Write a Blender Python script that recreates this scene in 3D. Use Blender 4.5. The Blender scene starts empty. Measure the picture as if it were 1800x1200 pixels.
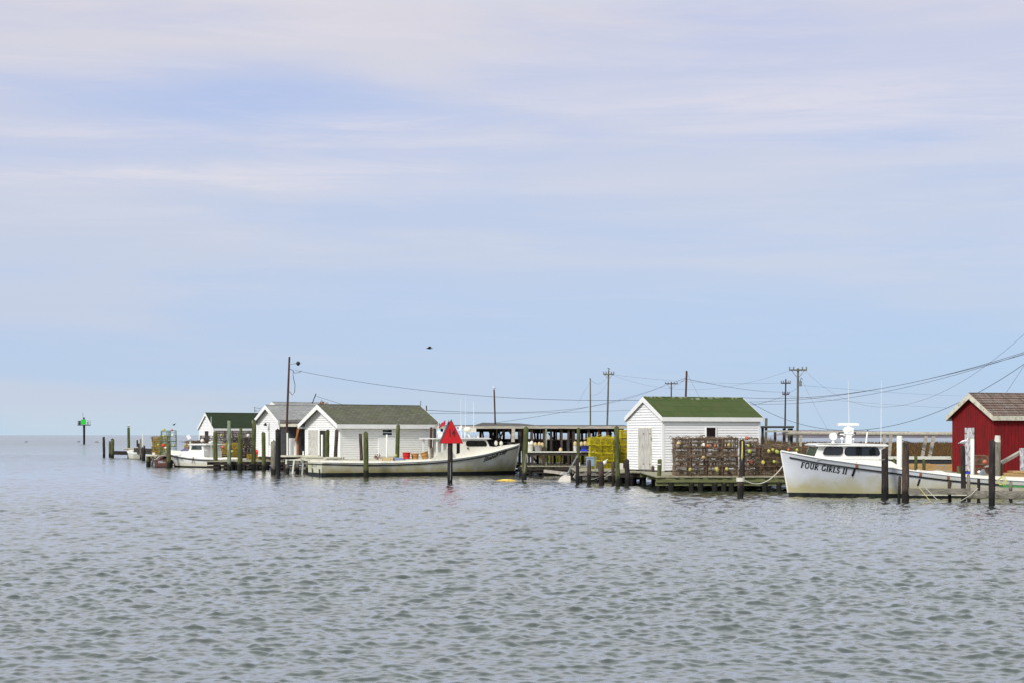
import bpy, math, random
import numpy as np
from mathutils import Vector, Matrix
R = math.radians
random.seed(7)
rng = np.random.default_rng(11)
S = bpy.context.scene

# ------------------------------------------------------------------ camera
F = 3000.0; HZ = 764.0; CAMH = 2.3          # focal length in photo pixels, horizon row, eye height
cam = bpy.data.cameras.new('camera'); cam_ob = bpy.data.objects.new('camera', cam)
S.collection.objects.link(cam_ob); S.camera = cam_ob
cam.sensor_width = 36; cam.lens = F / 1800 * 36; cam.shift_y = (HZ - 600) / 1800
cam.clip_start = 0.5; cam.clip_end = 80000
cam_ob.location = (0, 0, CAMH); cam_ob.rotation_euler = (R(90), 0, 0)

# ------------------------------------------------------------------ world, sun, exposure
SUN_EL, SUN_AZ = R(38), R(214)              # azimuth clockwise from +Y: from the left, a little behind the camera
w = bpy.data.worlds.new('World'); S.world = w; w.use_nodes = True
nt = w.node_tree; nt.nodes.clear(); NN = nt.nodes.new; LK = nt.links.new
out = NN('ShaderNodeOutputWorld'); bg = NN('ShaderNodeBackground'); LK(bg.outputs[0], out.inputs[0])
sky = NN('ShaderNodeTexSky'); sky.sky_type = 'NISHITA'; sky.sun_disc = False
sky.sun_elevation = SUN_EL; sky.sun_rotation = SUN_AZ; sky.air_density = 1.0; sky.dust_density = 1.0; sky.ozone_density = 2.0
tc = NN('ShaderNodeTexCoord'); sep = NN('ShaderNodeSeparateXYZ'); LK(tc.outputs['Generated'], sep.inputs[0])
def ramp(src, stops, interp='LINEAR'):
    r = NN('ShaderNodeValToRGB'); r.color_ramp.interpolation = interp
    e = r.color_ramp.elements
    while len(e) < len(stops): e.new(0.5)
    for k, (p, c) in enumerate(stops): e[k].position = p; e[k].color = (*c, 1) if len(c) == 3 else c
    LK(src, r.inputs[0]); return r.outputs[0]
def math_(op, a, b, clamp=False, T=None):
    t = T or nt
    m = t.nodes.new('ShaderNodeMath'); m.operation = op; m.use_clamp = clamp
    for i, v in ((0, a), (1, b)):
        if isinstance(v, (int, float)): m.inputs[i].default_value = v
        elif v is not None: t.links.new(v, m.inputs[i])
    return m.outputs[0]
def mixc(fac, a, b):
    m = NN('ShaderNodeMix'); m.data_type = 'RGBA'
    for i, v in ((0, fac), (6, a), (7, b)):
        if isinstance(v, (int, float)): m.inputs[i].default_value = v
        elif isinstance(v, tuple): m.inputs[i].default_value = (*v, 1)
        else: LK(v, m.inputs[i])
    return m.outputs[2]
el = math_('MULTIPLY', sep.outputs[2], 2.5, True)        # 1.0 at about 24 degrees up
# thin high overcast: cool near the horizon, lilac grey higher up
veil = ramp(el, [(0.0, (.56, .69, .81)), (.05, (.54, .62, .77)), (.16, (.525, .59, .76)), (.32, (.585, .62, .745)), (.60, (.72, .68, .73)), (.72, (.82, .845, .85)), (1.0, (.82, .87, .885))])
gap = ramp(el, [(0.0, (.33, .60, .90)), (.1, (.36, .56, .87)), (.3, (.42, .545, .82)), (.60, (.45, .53, .80)), (.72, (.70, .74, .77)), (1.0, (.75, .80, .83))])
mp = NN('ShaderNodeMapping'); mp.inputs['Scale'].default_value = (2.2, 2.2, 17.0); mp.inputs['Location'].default_value = (3.1, 0.4, 1.72); LK(tc.outputs['Generated'], mp.inputs[0])
mp.inputs['Rotation'].default_value = (0, R(-4), 0)
n1 = NN('ShaderNodeTexNoise'); n1.inputs['Scale'].default_value = 1.25; n1.inputs['Detail'].default_value = 7; n1.inputs['Roughness'].default_value = .52; n1.inputs['Distortion'].default_value = .35
LK(mp.outputs[0], n1.inputs[0])
holes = ramp(n1.outputs[0], [(.40, (1, 1, 1)), (.60, (0, 0, 0))], 'EASE')
mp2 = NN('ShaderNodeMapping'); mp2.inputs['Scale'].default_value = (5, 5, 60.0); mp2.inputs['Location'].default_value = (1.3, 5, .5); LK(tc.outputs['Generated'], mp2.inputs[0])
mp2.inputs['Rotation'].default_value = (0, R(-2.5), 0)
n2 = NN('ShaderNodeTexNoise'); n2.inputs['Scale'].default_value = 1.3; n2.inputs['Detail'].default_value = 12; n2.inputs['Roughness'].default_value = .68; n2.inputs['Distortion'].default_value = .6; LK(mp2.outputs[0], n2.inputs[0])
streak = ramp(n2.outputs[0], [(.44, (0, 0, 0)), (.70, (1, 1, 1))], 'EASE'); streak_raw = ramp(n2.outputs[0], [(.30, (0, 0, 0)), (.55, (1, 1, 1))])
side = math_('MULTIPLY_ADD', sep.outputs[0], 1.6, True); nt.nodes[-1].inputs[2].default_value = .38
low = ramp(el, [(0, (1, 1, 1)), (.30, (0, 0, 0))], 'EASE')
sidelow = math_('MULTIPLY', side, low)
def blob(ax, az, sx, sz, k):
    a = math_('MULTIPLY', math_('SUBTRACT', sep.outputs[0], ax), 1/sx); b = math_('MULTIPLY', math_('SUBTRACT', math_('ADD', sep.outputs[2], math_('MULTIPLY', math_('SUBTRACT', n1.outputs[0], .5), .05)), az), 1/sz)
    d = math_('ADD', math_('MULTIPLY', a, a), math_('MULTIPLY', b, b)); return math_('MULTIPLY', math_('POWER', 2.718, math_('MULTIPLY', d, -1)), k)
hf = math_('MULTIPLY', holes, .42)
for bb in ((-.17, .186, .14, .020, .50), (-.25, .160, .12, .009, .35), (.13, .226, .09, .016, .40), (.27, .150, .11, .02, .25), (.02, .165, .12, .012, .22)): hf = math_('ADD', hf, blob(*bb), True)
c1 = mixc(hf, veil, gap)
c1 = mixc(math_('MULTIPLY', sidelow, .55), c1, (.35, .57, .85))
for bb in ((-.08, .172, .07, .006, .5), (-.22, .150, .22, .008, .55), (.17, .186, .14, .010, .45), (.22, .172, .12, .006, .35), (-.28, .172, .07, .004, .4)): c1 = mixc(math_('MULTIPLY', blob(*bb), streak_raw), c1, (.84, .765, .79))
sf = math_('MULTIPLY', streak, math_('MULTIPLY', math_('SUBTRACT', el, .05, True), .55, True))
c2 = mixc(sf, c1, (.80, .745, .80))
skyb = NN('ShaderNodeVectorMath'); skyb.operation = 'SCALE'; skyb.inputs[3].default_value = .12; LK(sky.outputs[0], skyb.inputs[0])
c3 = mixc(.88, skyb.outputs[0], c2)
LK(c3, bg.inputs[0]); bg.inputs[1].default_value = 1.0
sun = bpy.data.lights.new('sun', 'SUN'); sun.energy = 3.0; sun.angle = R(10); sun.color = (1, .955, .90)
sun_ob = bpy.data.objects.new('sun', sun); S.collection.objects.link(sun_ob)
sun_ob.rotation_euler = (R(90) - SUN_EL, 0, -SUN_AZ + math.pi)
sd = Vector((math.sin(SUN_AZ) * math.cos(SUN_EL), math.cos(SUN_AZ) * math.cos(SUN_EL), math.sin(SUN_EL)))
sun_ob.rotation_euler = sd.to_track_quat('Z', 'Y').to_euler()
S.view_settings.view_transform = 'Standard'; S.view_settings.look = 'None'; S.view_settings.exposure = 0.07; S.view_settings.gamma = 1
S.cycles.max_bounces = 8; S.cycles.diffuse_bounces = 3; S.cycles.glossy_bounces = 4; S.cycles.transparent_max_bounces = 8

# ------------------------------------------------------------------ measuring helpers
def P(px, py, Y): return Vector(((px - 900) * Y / F, Y, CAMH - (py - HZ) * Y / F))
def YW(py): return CAMH * F / (py - HZ)          # distance of a point of the water line seen on row py
def smooth(xs, ys):
    xs = np.array(xs, float); ys = np.array(ys, float); m = np.gradient(ys, xs)
    def f(x):
        x = np.clip(x, xs[0], xs[-1]); i = np.clip(np.searchsorted(xs, x) - 1, 0, len(xs) - 2)
        h = xs[i + 1] - xs[i]; t = (x - xs[i]) / h
        return (2*t**3 - 3*t**2 + 1)*ys[i] + (t**3 - 2*t**2 + t)*h*m[i] + (-2*t**3 + 3*t**2)*ys[i+1] + (t**3 - t**2)*h*m[i+1]
    return f

# ------------------------------------------------------------------ materials
MATS = {}
def mat(name, col, rough=.7, var=.25, scale=3.0, stretch=(1, 1, 1), bump=0.0, col2=None, spec=.35, metal=0, fine=0, blotch=None, bscale=1.0, bthr=(.5, .62), world=False):
    if name in MATS: return MATS[name]
    m = bpy.data.materials.new(name); m.use_nodes = True; t = m.node_tree; n = t.nodes; l = t.links
    p = n['Principled BSDF']; p.inputs['Roughness'].default_value = rough; p.inputs['Specular IOR Level'].default_value = spec; p.inputs['Metallic'].default_value = metal
    co = n.new('ShaderNodeTexCoord'); src = co.outputs['Object']
    if world: g = n.new('ShaderNodeNewGeometry'); src = g.outputs['Position']
    mpn = n.new('ShaderNodeMapping'); mpn.inputs['Scale'].default_value = stretch; l.new(src, mpn.inputs[0])
    no = n.new('ShaderNodeTexNoise'); no.inputs['Scale'].default_value = scale; no.inputs['Detail'].default_value = 6; no.inputs['Roughness'].default_value = .6; l.new(mpn.outputs[0], no.inputs[0])
    r = n.new('ShaderNodeValToRGB'); e = r.color_ramp.elements
    a = tuple(c * (1 - var) for c in col); b = col2 or tuple(min(1, c * (1 + var)) for c in col)
    e[0].position = .3; e[0].color = (*a, 1); e[1].position = .7; e[1].color = (*b, 1); l.new(no.outputs[0], r.inputs[0])
    cur = r.outputs[0]
    if blotch:
        nb = n.new('ShaderNodeTexNoise'); nb.inputs['Scale'].default_value = bscale; nb.inputs['Detail'].default_value = 8; nb.inputs['Roughness'].default_value = .65; l.new(mpn.outputs[0], nb.inputs[0])
        rb = n.new('ShaderNodeMapRange'); rb.inputs[1].default_value = bthr[0]; rb.inputs[2].default_value = bthr[1]; l.new(nb.outputs[0], rb.inputs[0])
        mx = n.new('ShaderNodeMix'); mx.data_type = 'RGBA'; l.new(rb.outputs[0], mx.inputs[0]); l.new(cur, mx.inputs[6]); mx.inputs[7].default_value = (*blotch, 1); cur = mx.outputs[2]
    if bump:
        bn = n.new('ShaderNodeBump'); bn.inputs['Strength'].default_value = bump; bn.inputs['Distance'].default_value = .02; l.new(no.outputs[0], bn.inputs['Height']); l.new(bn.outputs[0], p.inputs['Normal'])
    l.new(cur, p.inputs['Base Color'])
    MATS[name] = m; m_cur[name] = (t, cur, p); return m
m_cur = {}
def zband(name, lo, hi, col, noise=.12, coord='world', strength=1.0, nscale=4.0):
    """tide / stain band: below lo fully col, above hi the plain material"""
    t, cur, p = m_cur[name]; n = t.nodes; l = t.links
    if coord == 'world': g = n.new('ShaderNodeNewGeometry'); src = g.outputs['Position']
    else: g = n.new('ShaderNodeTexCoord'); src = g.outputs['Object']
    s = n.new('ShaderNodeSeparateXYZ'); l.new(src, s.inputs[0])
    no = n.new('ShaderNodeTexNoise'); no.inputs['Scale'].default_value = nscale; no.inputs['Detail'].default_value = 4; l.new(src, no.inputs[0])
    z = math_('ADD', s.outputs[2], math_('MULTIPLY', math_('SUBTRACT', no.outputs[0], .5, T=t), noise * 4, T=t), T=t)
    r = n.new('ShaderNodeMapRange'); r.inputs[1].default_value = hi; r.inputs[2].default_value = lo; l.new(z, r.inputs[0])
    fac = math_('MULTIPLY', r.outputs[0], strength, T=t)
    mx = n.new('ShaderNodeMix'); mx.data_type = 'RGBA'; l.new(fac, mx.inputs[0]); l.new(cur, mx.inputs[6]); mx.inputs[7].default_value = (*col, 1)
    l.new(mx.outputs[2], p.inputs['Base Color']); m_cur[name] = (t, mx.outputs[2], p)
WST = (6, 6, .8)
mat('pile_green', (.072, .082, .026), .9, .45, 3, WST, .5, blotch=(.20, .21, .13), bscale=2.2, bthr=(.56, .75)); zband('pile_green', .30, .50, (.012, .012, .008))
mat('pile_pale', (.16, .20, .12), .9, .5, 3, WST, .5, blotch=(.36, .42, .36), bscale=1.6, bthr=(.5, .62)); zband('pile_pale', .3, .5, (.015, .015, .01))
mat('pile_dark', (.024, .018, .017), .85, .5, 3, WST, .5, blotch=(.10, .085, .07), bscale=2.0, bthr=(.55, .8)); zband('pile_dark', .25, .45, (.006, .006, .006))
mat('pile_brown', (.060, .042, .032), .9, .45, 3, WST, .5, blotch=(.19, .16, .13), bscale=2.2, bthr=(.52, .8)); zband('pile_brown', .3, .5, (.012, .01, .008))
mat('pile_grey', (.20, .185, .15), .9, .4, 3, WST, .5, blotch=(.09, .08, .04), bscale=2.4, bthr=(.5, .7)); zband('pile_grey', .3, .5, (.015, .014, .01))
mat('pile_black', (.008, .008, .010), .7, .4, 3, WST, .4)
mat('pvc', (.74, .76, .66), .4, .08, 3)
mat('plank', (.30, .28, .20), .9, .3, 2.5, (1, 8, 8), .4, blotch=(.18, .18, .08), bscale=2, bthr=(.5, .7))
mat('plank_pale', (.60, .58, .46), .85, .2, 2.5, (1, 8, 8), .3, blotch=(.35, .36, .2), bscale=2, bthr=(.55, .75))
mat('beam_grey', (.22, .20, .17), .9, .4, 2.5, (1, 8, 8), .5, blotch=(.09, .09, .05), bscale=2.2, bthr=(.5, .7)); zband('beam_grey', .05, .3, (.03, .035, .012))
mat('beam_green', (.13, .14, .06), .9, .4, 2.5, (1, 8, 8), .5)
mat('beam_dark', (.035, .028, .022), .9, .5, 2.5, (1, 8, 8), .5)
mat('beam_light', (.40, .37, .31), .9, .3, 2.5, (1, 8, 8), .4, blotch=(.22, .19, .14), bscale=2, bthr=(.5, .7))
mat('siding', (.86, .86, .86), .5, .035, 1.2, (1, 1, 3), 0, blotch=(.70, .70, .68), bscale=1.2, bthr=(.55, .8))
mat('siding_b', (.86, .855, .84), .5, .04, 1.2, (1, 1, 3), 0, blotch=(.70, .69, .64), bscale=1.2, bthr=(.52, .8))
mat('trim_white', (.80, .80, .79), .55, .05, 2, blotch=(.62, .6, .52), bscale=3, bthr=(.6, .8))
mat('trim_old', (.60, .58, .48), .8, .2, 3, blotch=(.25, .22, .12), bscale=4, bthr=(.52, .68))
mat('red_wall', (.185, .004, .006), .85, .35, 2.5, (6, 6, .7), .2, blotch=(.07, .008, .01), bscale=1.6, bthr=(.5, .75))
mat('door_old', (.50, .49, .45), .85, .2, 3, (4, 4, .8), .3, blotch=(.24, .21, .17), bscale=2.6, bthr=(.53, .68))
mat('door_peel', (.55, .55, .58), .85, .25, 4, (2, 2, 1), .3, blotch=(.20, .19, .20), bscale=5, bthr=(.48, .60))
mat('glass_dark', (.012, .014, .016), .06, .1, 1, spec=.6)
mat('glass_cabin', (.05, .065, .065), .05, .3, 1.5, spec=.8)
mat('black_rubber', (.012, .012, .013), .5, .2, 4)
mat('gel_white', (.80, .80, .77), .35, .04, 1, blotch=(.70, .67, .55), bscale=1.4, bthr=(.52, .8))
mat('deck_cream', (.78, .75, .66), .6, .08, 1, blotch=(.6, .54, .4), bscale=1.5, bthr=(.52, .8))
mat('hull_fg', (.66, .69, .74), .38, .06, .8, blotch=(.56, .60, .63), bscale=.9, bthr=(.5, .8)); zband('hull_fg', .22, .88, (.38, .32, .06), .22, 'object', .72, 1.7)
mat('hull_ek', (.60, .61, .58), .45, .08, .8, (1, 1, .5), blotch=(.42, .40, .27), bscale=1.0, bthr=(.48, .72)); zband('hull_ek', .25, .85, (.25, .21, .07), .22, 'object', .9, 1.3)
mat('hull_sm', (.72, .74, .73), .4, .06, .8, blotch=(.60, .58, .45), bscale=1.1, bthr=(.5, .75)); zband('hull_sm', .12, .6, (.46, .41, .22), .1, 'object', .6, 1.8)
mat('transom_ek', (.58, .59, .46), .5, .12, 1.5, blotch=(.42, .42, .22), bscale=1.6, bthr=(.48, .72))
mat('bottom_black', (.008, .009, .012), .5, .3, 3, blotch=(.02, .035, .02), bscale=3, bthr=(.5, .7))
mat('skiff_red', (.12, .05, .04), .6, .3, 3, blotch=(.09, .04, .03), bscale=3)
mat('rust', (.20, .085, .045), .9, .5, 6)
mat('wire_rust', (.165, .120, .080), .9, .5, 3, blotch=(.24, .19, .14), bscale=3, bthr=(.5, .65))
mat('wire_grey', (.115, .10, .095), .9, .5, 3, blotch=(.20, .15, .11), bscale=2, bthr=(.5, .65))
mat('wire_dark', (.055, .045, .040), .9, .5, 3, blotch=(.12, .10, .08), bscale=2, bthr=(.5, .65))
mat('wire_yellow', (.56, .47, .012), .6, .4, 2, blotch=(.26, .22, .02), bscale=4, bthr=(.48, .62))
mat('wire_ochre', (.42, .29, .02), .6, .35, 2, blotch=(.25, .17, .02), bscale=2.5)
mat('wire_green', (.10, .17, .09), .7, .4, 2)
mat('growth', (.085, .042, .028), 1, .5, 7, blotch=(.16, .11, .06), bscale=8, bthr=(.48, .62))
mat('float_yellow', (.46, .42, .10), .6, .12, 6); mat('float_lime', (.40, .45, .07), .6, .12, 6); mat('float_orange', (.52, .15, .08), .6, .15, 6)
mat('float_white', (.75, .72, .64), .6, .1, 6); mat('float_tan', (.60, .46, .24), .7, .2, 6, blotch=(.35, .25, .12), bscale=9); mat('float_red', (.65, .03, .02), .55, .15, 6)
mat('rope_pale', (.62, .60, .50), .9, .2, 12); mat('rope_yellow', (.60, .56, .16), .9, .2, 12)
mat('wire_line', (.055, .06, .065), .6, .1, 3); mat('wire_thin', (.13, .14, .15), .6, .1, 3)
mat('pole_brown', (.075, .038, .030), .9, .35, 3, WST, .3); mat('pole_grey', (.15, .135, .10), .9, .35, 3, WST, .3, blotch=(.08, .09, .04), bscale=1.5)
mat('metal_grey', (.28, .30, .32), .45, .15, 4, metal=.6)
mat('sign_red', (.52, .004, .010), .55, .18, 3, blotch=(.40, .02, .02), bscale=5); mat('sign_digit', (.13, .006, .008), .6, .05, 2); mat('sign_back', (.10, .08, .10), .7, .1, 2)
mat('sign_green', (.01, .55, .03), .5, .05, 2)
mat('basket_wood', (.52, .28, .09), .8, .3, 3, (1, 1, 3), .3); mat('basket_red', (.60, .02, .02), .7, .2, 3)
mat('tank_dark', (.028, .032, .040), .7, .3, 2, (1, 1, 4)); mat('tub_white', (.62, .60, .52), .6, .12, 4); mat('tub_grey', (.30, .30, .28), .7, .15, 4); mat('tub_blue', (.02, .03, .13), .6, .2, 4); mat('tarp_blue', (.03, .05, .55), .6, .2, 4); mat('bin_blue', (.22, .30, .45), .6, .1, 4); mat('teal', (.05, .17, .20), .6, .3, 4)
mat('fender_green', (.06, .26, .07), .6, .2, 4)
mat('bird_white', (.80, .79, .77), .8, .05, 8); mat('bird_grey', (.34, .34, .36), .8, .1, 8); mat('bird_dark', (.025, .022, .022), .8, .2, 8); mat('bill', (.60, .35, .05), .5, .05, 8)
mat('cushion', (.045, .045, .055), .9, .25, 4); mat('tarp_violet', (.20, .18, .30), .7, .5, 4, blotch=(.05, .05, .09), bscale=3)
mat('orange_wood', (.36, .13, .04), .8, .3, 3, (1, 1, 5)); mat('lumber', (.42, .27, .12), .85, .25, 2.5, (1, 6, 8), .3)
mat('flag_red', (.42, .01, .03), .8, .15, 3); mat('flag_white', (.78, .78, .80), .8, .05, 3); mat('flag_blue', (.05, .06, .25), .8, .05, 3)
mat('yellow_boom', (.72, .52, .10), .6, .2, 3)
mat('ink', (.012, .014, .02), .5, .05, 3); mat('ink_faded', (.22, .22, .21), .6, .1, 3); mat('ink_olive', (.05, .05, .03), .6, .1, 3)
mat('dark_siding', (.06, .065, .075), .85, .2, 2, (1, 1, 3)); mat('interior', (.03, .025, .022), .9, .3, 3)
def shingle(name, c1, c2, mortar, row=.13, wid=.3, blotch=None, ridge=None, bthr=(.5, .68), bsc=1.3):
    m = bpy.data.materials.new(name); m.use_nodes = True; t = m.node_tree; n = t.nodes; l = t.links; p = n['Principled BSDF']; p.inputs['Roughness'].default_value = .95; p.inputs['Specular IOR Level'].default_value = .15
    co = n.new('ShaderNodeTexCoord'); s = n.new('ShaderNodeSeparateXYZ'); l.new(co.outputs['Object'], s.inputs[0])
    c = n.new('ShaderNodeCombineXYZ'); l.new(s.outputs[0], c.inputs[0]); l.new(math_('MULTIPLY', s.outputs[2], 1.75, T=t), c.inputs[1])
    b = n.new('ShaderNodeTexBrick'); l.new(c.outputs[0], b.inputs[0]); b.inputs['Color1'].default_value = (*c1, 1); b.inputs['Color2'].default_value = (*c2, 1); b.inputs['Mortar'].default_value = (*mortar, 1)
    b.inputs['Scale'].default_value = 1; b.inputs['Mortar Size'].default_value = .012; b.inputs['Brick Width'].default_value = wid; b.inputs['Row Height'].default_value = row; b.inputs['Bias'].default_value = 0
    no = n.new('ShaderNodeTexNoise'); no.inputs['Scale'].default_value = bsc; no.inputs['Detail'].default_value = 9; no.inputs['Roughness'].default_value = .7; l.new(co.outputs['Object'], no.inputs[0])
    rb = n.new('ShaderNodeMapRange'); rb.inputs[1].default_value = bthr[0]; rb.inputs[2].default_value = bthr[1]; l.new(no.outputs[0], rb.inputs[0])
    mx = n.new('ShaderNodeMix'); mx.data_type = 'RGBA'; l.new(math_('MULTIPLY', rb.outputs[0], .75, T=t), mx.inputs[0]); l.new(b.outputs[0], mx.inputs[6]); mx.inputs[7].default_value = (*(blotch or c2), 1); cur = mx.outputs[2]
    if ridge:   # worn, pale drips under the ridge
        mp_ = n.new('ShaderNodeMapping'); mp_.inputs['Scale'].default_value = (2.6, 1.5, 3.0); l.new(co.outputs['Object'], mp_.inputs[0])
        n2_ = n.new('ShaderNodeTexNoise'); n2_.inputs['Scale'].default_value = 1.7; n2_.inputs['Detail'].default_value = 5; l.new(mp_.outputs[0], n2_.inputs[0])
        z = math_('ADD', math_('MULTIPLY', math_('SUBTRACT', s.outputs[2], ridge, T=t), 1.3, T=t), n2_.outputs[0], T=t)
        r2 = n.new('ShaderNodeMapRange'); r2.inputs[1].default_value = .56; r2.inputs[2].default_value = .64; l.new(z, r2.inputs[0])
        mx2 = n.new('ShaderNodeMix'); mx2.data_type = 'RGBA'; l.new(math_('MULTIPLY', r2.outputs[0], .8, T=t), mx2.inputs[0]); l.new(cur, mx2.inputs[6]); mx2.inputs[7].default_value = (.30, .31, .22, 1); cur = mx2.outputs[2]
    l.new(cur, p.inputs['Base Color'])
    bp = n.new('ShaderNodeBump'); bp.inputs['Strength'].default_value = .5; bp.inputs['Distance'].default_value = .01; l.new(b.outputs[1], bp.inputs['Height']); bp.invert = True; l.new(bp.outputs[0], p.inputs['Normal'])
    MATS[name] = m
shingle('roof_green', (.058, .086, .028), (.070, .098, .034), (.045, .068, .02), .46, 1.1, (.092, .092, .045), 4.06)
shingle('roof_olive', (.105, .105, .075), (.158, .156, .118), (.05, .05, .038), .14, .32, (.112, .135, .06), None, (.5, .7))
shingle('roof_grey', (.26, .265, .26), (.36, .365, .355), (.16, .16, .165), .14, .32, (.31, .32, .29))
shingle('roof_darkgreen', (.030, .044, .024), (.038, .055, .030), (.02, .028, .018), .14, .32, (.03, .05, .03))
shingle('roof_shake', (.15, .115, .095), (.28, .25, .22), (.03, .02, .02), .4, .13, (.22, .13, .10), None, (.46, .6), 5)
shingle('roof_rack', (.09, .085, .08), (.15, .14, .13), (.08, .07, .07), .14, .5, (.10, .10, .10))

# ------------------------------------------------------------------ mesh helpers
class MB:
    def __init__(s): s.v = []; s.f = []
    def add(s, vs, fs):
        o = len(s.v); s.v += [tuple(x) for x in vs]; s.f += [tuple(i + o for i in f) for f in fs]; return s
    def box(s, c, d, rz=0, m=None):
        x, y, z = d[0]/2, d[1]/2, d[2]/2; vs = [Vector((a*x, b*y, e*z)) for e in (-1, 1) for a, b in ((-1, -1), (1, -1), (1, 1), (-1, 1))]
        M = m or Matrix.Rotation(rz, 3, 'Z'); c = Vector(c)
        return s.add([c + M @ v for v in vs], [(3, 2, 1, 0), (4, 5, 6, 7), (0, 1, 5, 4), (1, 2, 6, 5), (2, 3, 7, 6), (3, 0, 4, 7)])
    def bb(s, x0, x1, y0, y1, z0, z1): return s.box(((x0+x1)/2, (y0+y1)/2, (z0+z1)/2), (x1-x0, y1-y0, z1-z0))
    def beam(s, p, q, w, h=None, up=(0, 0, 1)):
        p = Vector(p); q = Vector(q); d = q - p; L = d.length; d.normalize(); h = h or w; u = Vector(up)
        if abs(d.dot(u)) > .98: u = Vector((0, 1, 0))
        sx = d.cross(u).normalized(); uz = sx.cross(d); M = Matrix((d, sx, uz)).transposed()
        return s.box((p + q) / 2, (L, w, h), m=M)
    def tube(s, pts, r, n=6, r1=None, cap=True):
        pts = [Vector(p) for p in pts]; k = len(pts); vs = []; fs = []
        for i, p in enumerate(pts):
            d = (pts[min(i+1, k-1)] - pts[max(i-1, 0)]).normalized(); u = Vector((0, 0, 1)) if abs(d.z) < .95 else Vector((0, 1, 0))
            a = d.cross(u).normalized(); b = a.cross(d)
            rr = r[i] if isinstance(r, (list, tuple)) else (r if r1 is None else r + (r1 - r) * i / (k-1))
            for j in range(n): t = 2*math.pi*j/n; vs.append(p + a*math.cos(t)*rr + b*math.sin(t)*rr)
        for i in range(k-1):
            for j in range(n): fs.append((i*n+j, i*n+(j+1) % n, (i+1)*n+(j+1) % n, (i+1)*n+j))
        if cap: fs.append(tuple(range(n))[::-1]); fs.append(tuple((k-1)*n + j for j in range(n)))
        return s.add(vs, fs)
    def ball(s, c, r, n=10, m=7, sc=(1, 1, 1), rough=0):
        c = Vector(c); vs = []; fs = []
        for i in range(m+1):
            a = math.pi*i/m
            for j in range(n):
                b = 2*math.pi*j/n; k = r*(1 + random.uniform(-rough, rough)); vs.append(c + Vector((math.sin(a)*math.cos(b)*sc[0], math.sin(a)*math.sin(b)*sc[1], math.cos(a)*sc[2]))*k)
        for i in range(m):
            for j in range(n): fs.append((i*n+j, (i+1)*n+j, (i+1)*n+(j+1) % n, i*n+(j+1) % n))
        return s.add(vs, fs)
    def slab(s, pts, th, nrm):
        """flat polygon given thickness along its normal"""
        n = len(pts); nrm = Vector(nrm).normalized() * th; a = [Vector(p) for p in pts]; b = [p + nrm for p in a]
        fs = [tuple(range(n))[::-1], tuple(range(n, 2*n))] + [(i, (i+1) % n, n+(i+1) % n, n+i) for i in range(n)]
        return s.add(a + b, fs)
    def prism(s, prof, y0, y1):
        """(x,z) profile extruded along y"""
        return s.slab([(x, y0, z) for x, z in prof], y1 - y0, (0, 1, 0))
    def xf(s, M): s.v = [tuple(M @ Vector(v)) for v in s.v]; return s
    def build(s, name, m, parent=None, smooth=False, off=None):
        vs = s.v if off is None else [(v[0]-off[0], v[1]-off[1], v[2]-off[2]) for v in s.v]
        me = bpy.data.meshes.new(name); me.from_pydata(vs, [], s.f); me.update()
        import bmesh
        bm = bmesh.new(); bm.from_mesh(me); bmesh.ops.recalc_face_normals(bm, faces=bm.faces); bm.to_mesh(me); bm.free()
        me.materials.append(MATS[m] if isinstance(m, str) else m)
        if smooth: me.shade_smooth(); 
        o = bpy.data.objects.new(name, me); S.collection.objects.link(o)
        if parent: o.parent = parent
        return o
def tag(o, label, cat, group=None, kind=None):
    if label: o['label'] = label
    if cat: o['category'] = cat
    if group: o['group'] = group
    if kind: o['kind'] = kind
    return o
def thing(name, label, cat, loc=(0, 0, 0), rz=0, group=None):
    o = bpy.data.objects.new(name, None); o.empty_display_size = .3; S.collection.objects.link(o); o.location = loc; o.rotation_euler = (0, 0, rz)
    return tag(o, label, cat, group)
def solo(mb, name, m, label, cat, loc=None, group=None, smooth=False):
    """a thing that is a single mesh; loc = its base"""
    o = mb.build(name, m, None, smooth, off=loc)
    if loc is not None: o.location = loc
    return tag(o, label, cat, group)
def copy_tree(o, parent=None):
    c = o.copy(); S.collection.objects.link(c)
    if parent: c.parent = parent
    for ch in list(o.children): copy_tree(ch, c)
    return c
def ordw(n): return ['first', 'second', 'third', 'fourth', 'fifth', 'sixth', 'seventh', 'eighth', 'ninth', 'tenth', 'eleventh', 'twelfth', 'thirteenth', 'fourteenth'][n]
def structure(o): o['kind'] = 'structure'; return o
def font_mesh(txt, size=1.0, offset=0.0, shear=0.0):
    cu = bpy.data.curves.new('t', 'FONT'); cu.body = txt; cu.size = size; cu.offset = offset; cu.shear = shear; cu.resolution_u = 3
    ob = bpy.data.objects.new('t', cu); S.collection.objects.link(ob); bpy.context.view_layer.update()
    ev = ob.evaluated_get(bpy.context.evaluated_depsgraph_get()); me = ev.to_mesh()
    vs = [(v.co.x, v.co.y) for v in me.vertices]; fs = [tuple(p.vertices) for p in me.polygons]; ev.to_mesh_clear()
    bpy.data.objects.remove(ob); bpy.data.curves.remove(cu); return vs, fs

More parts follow.
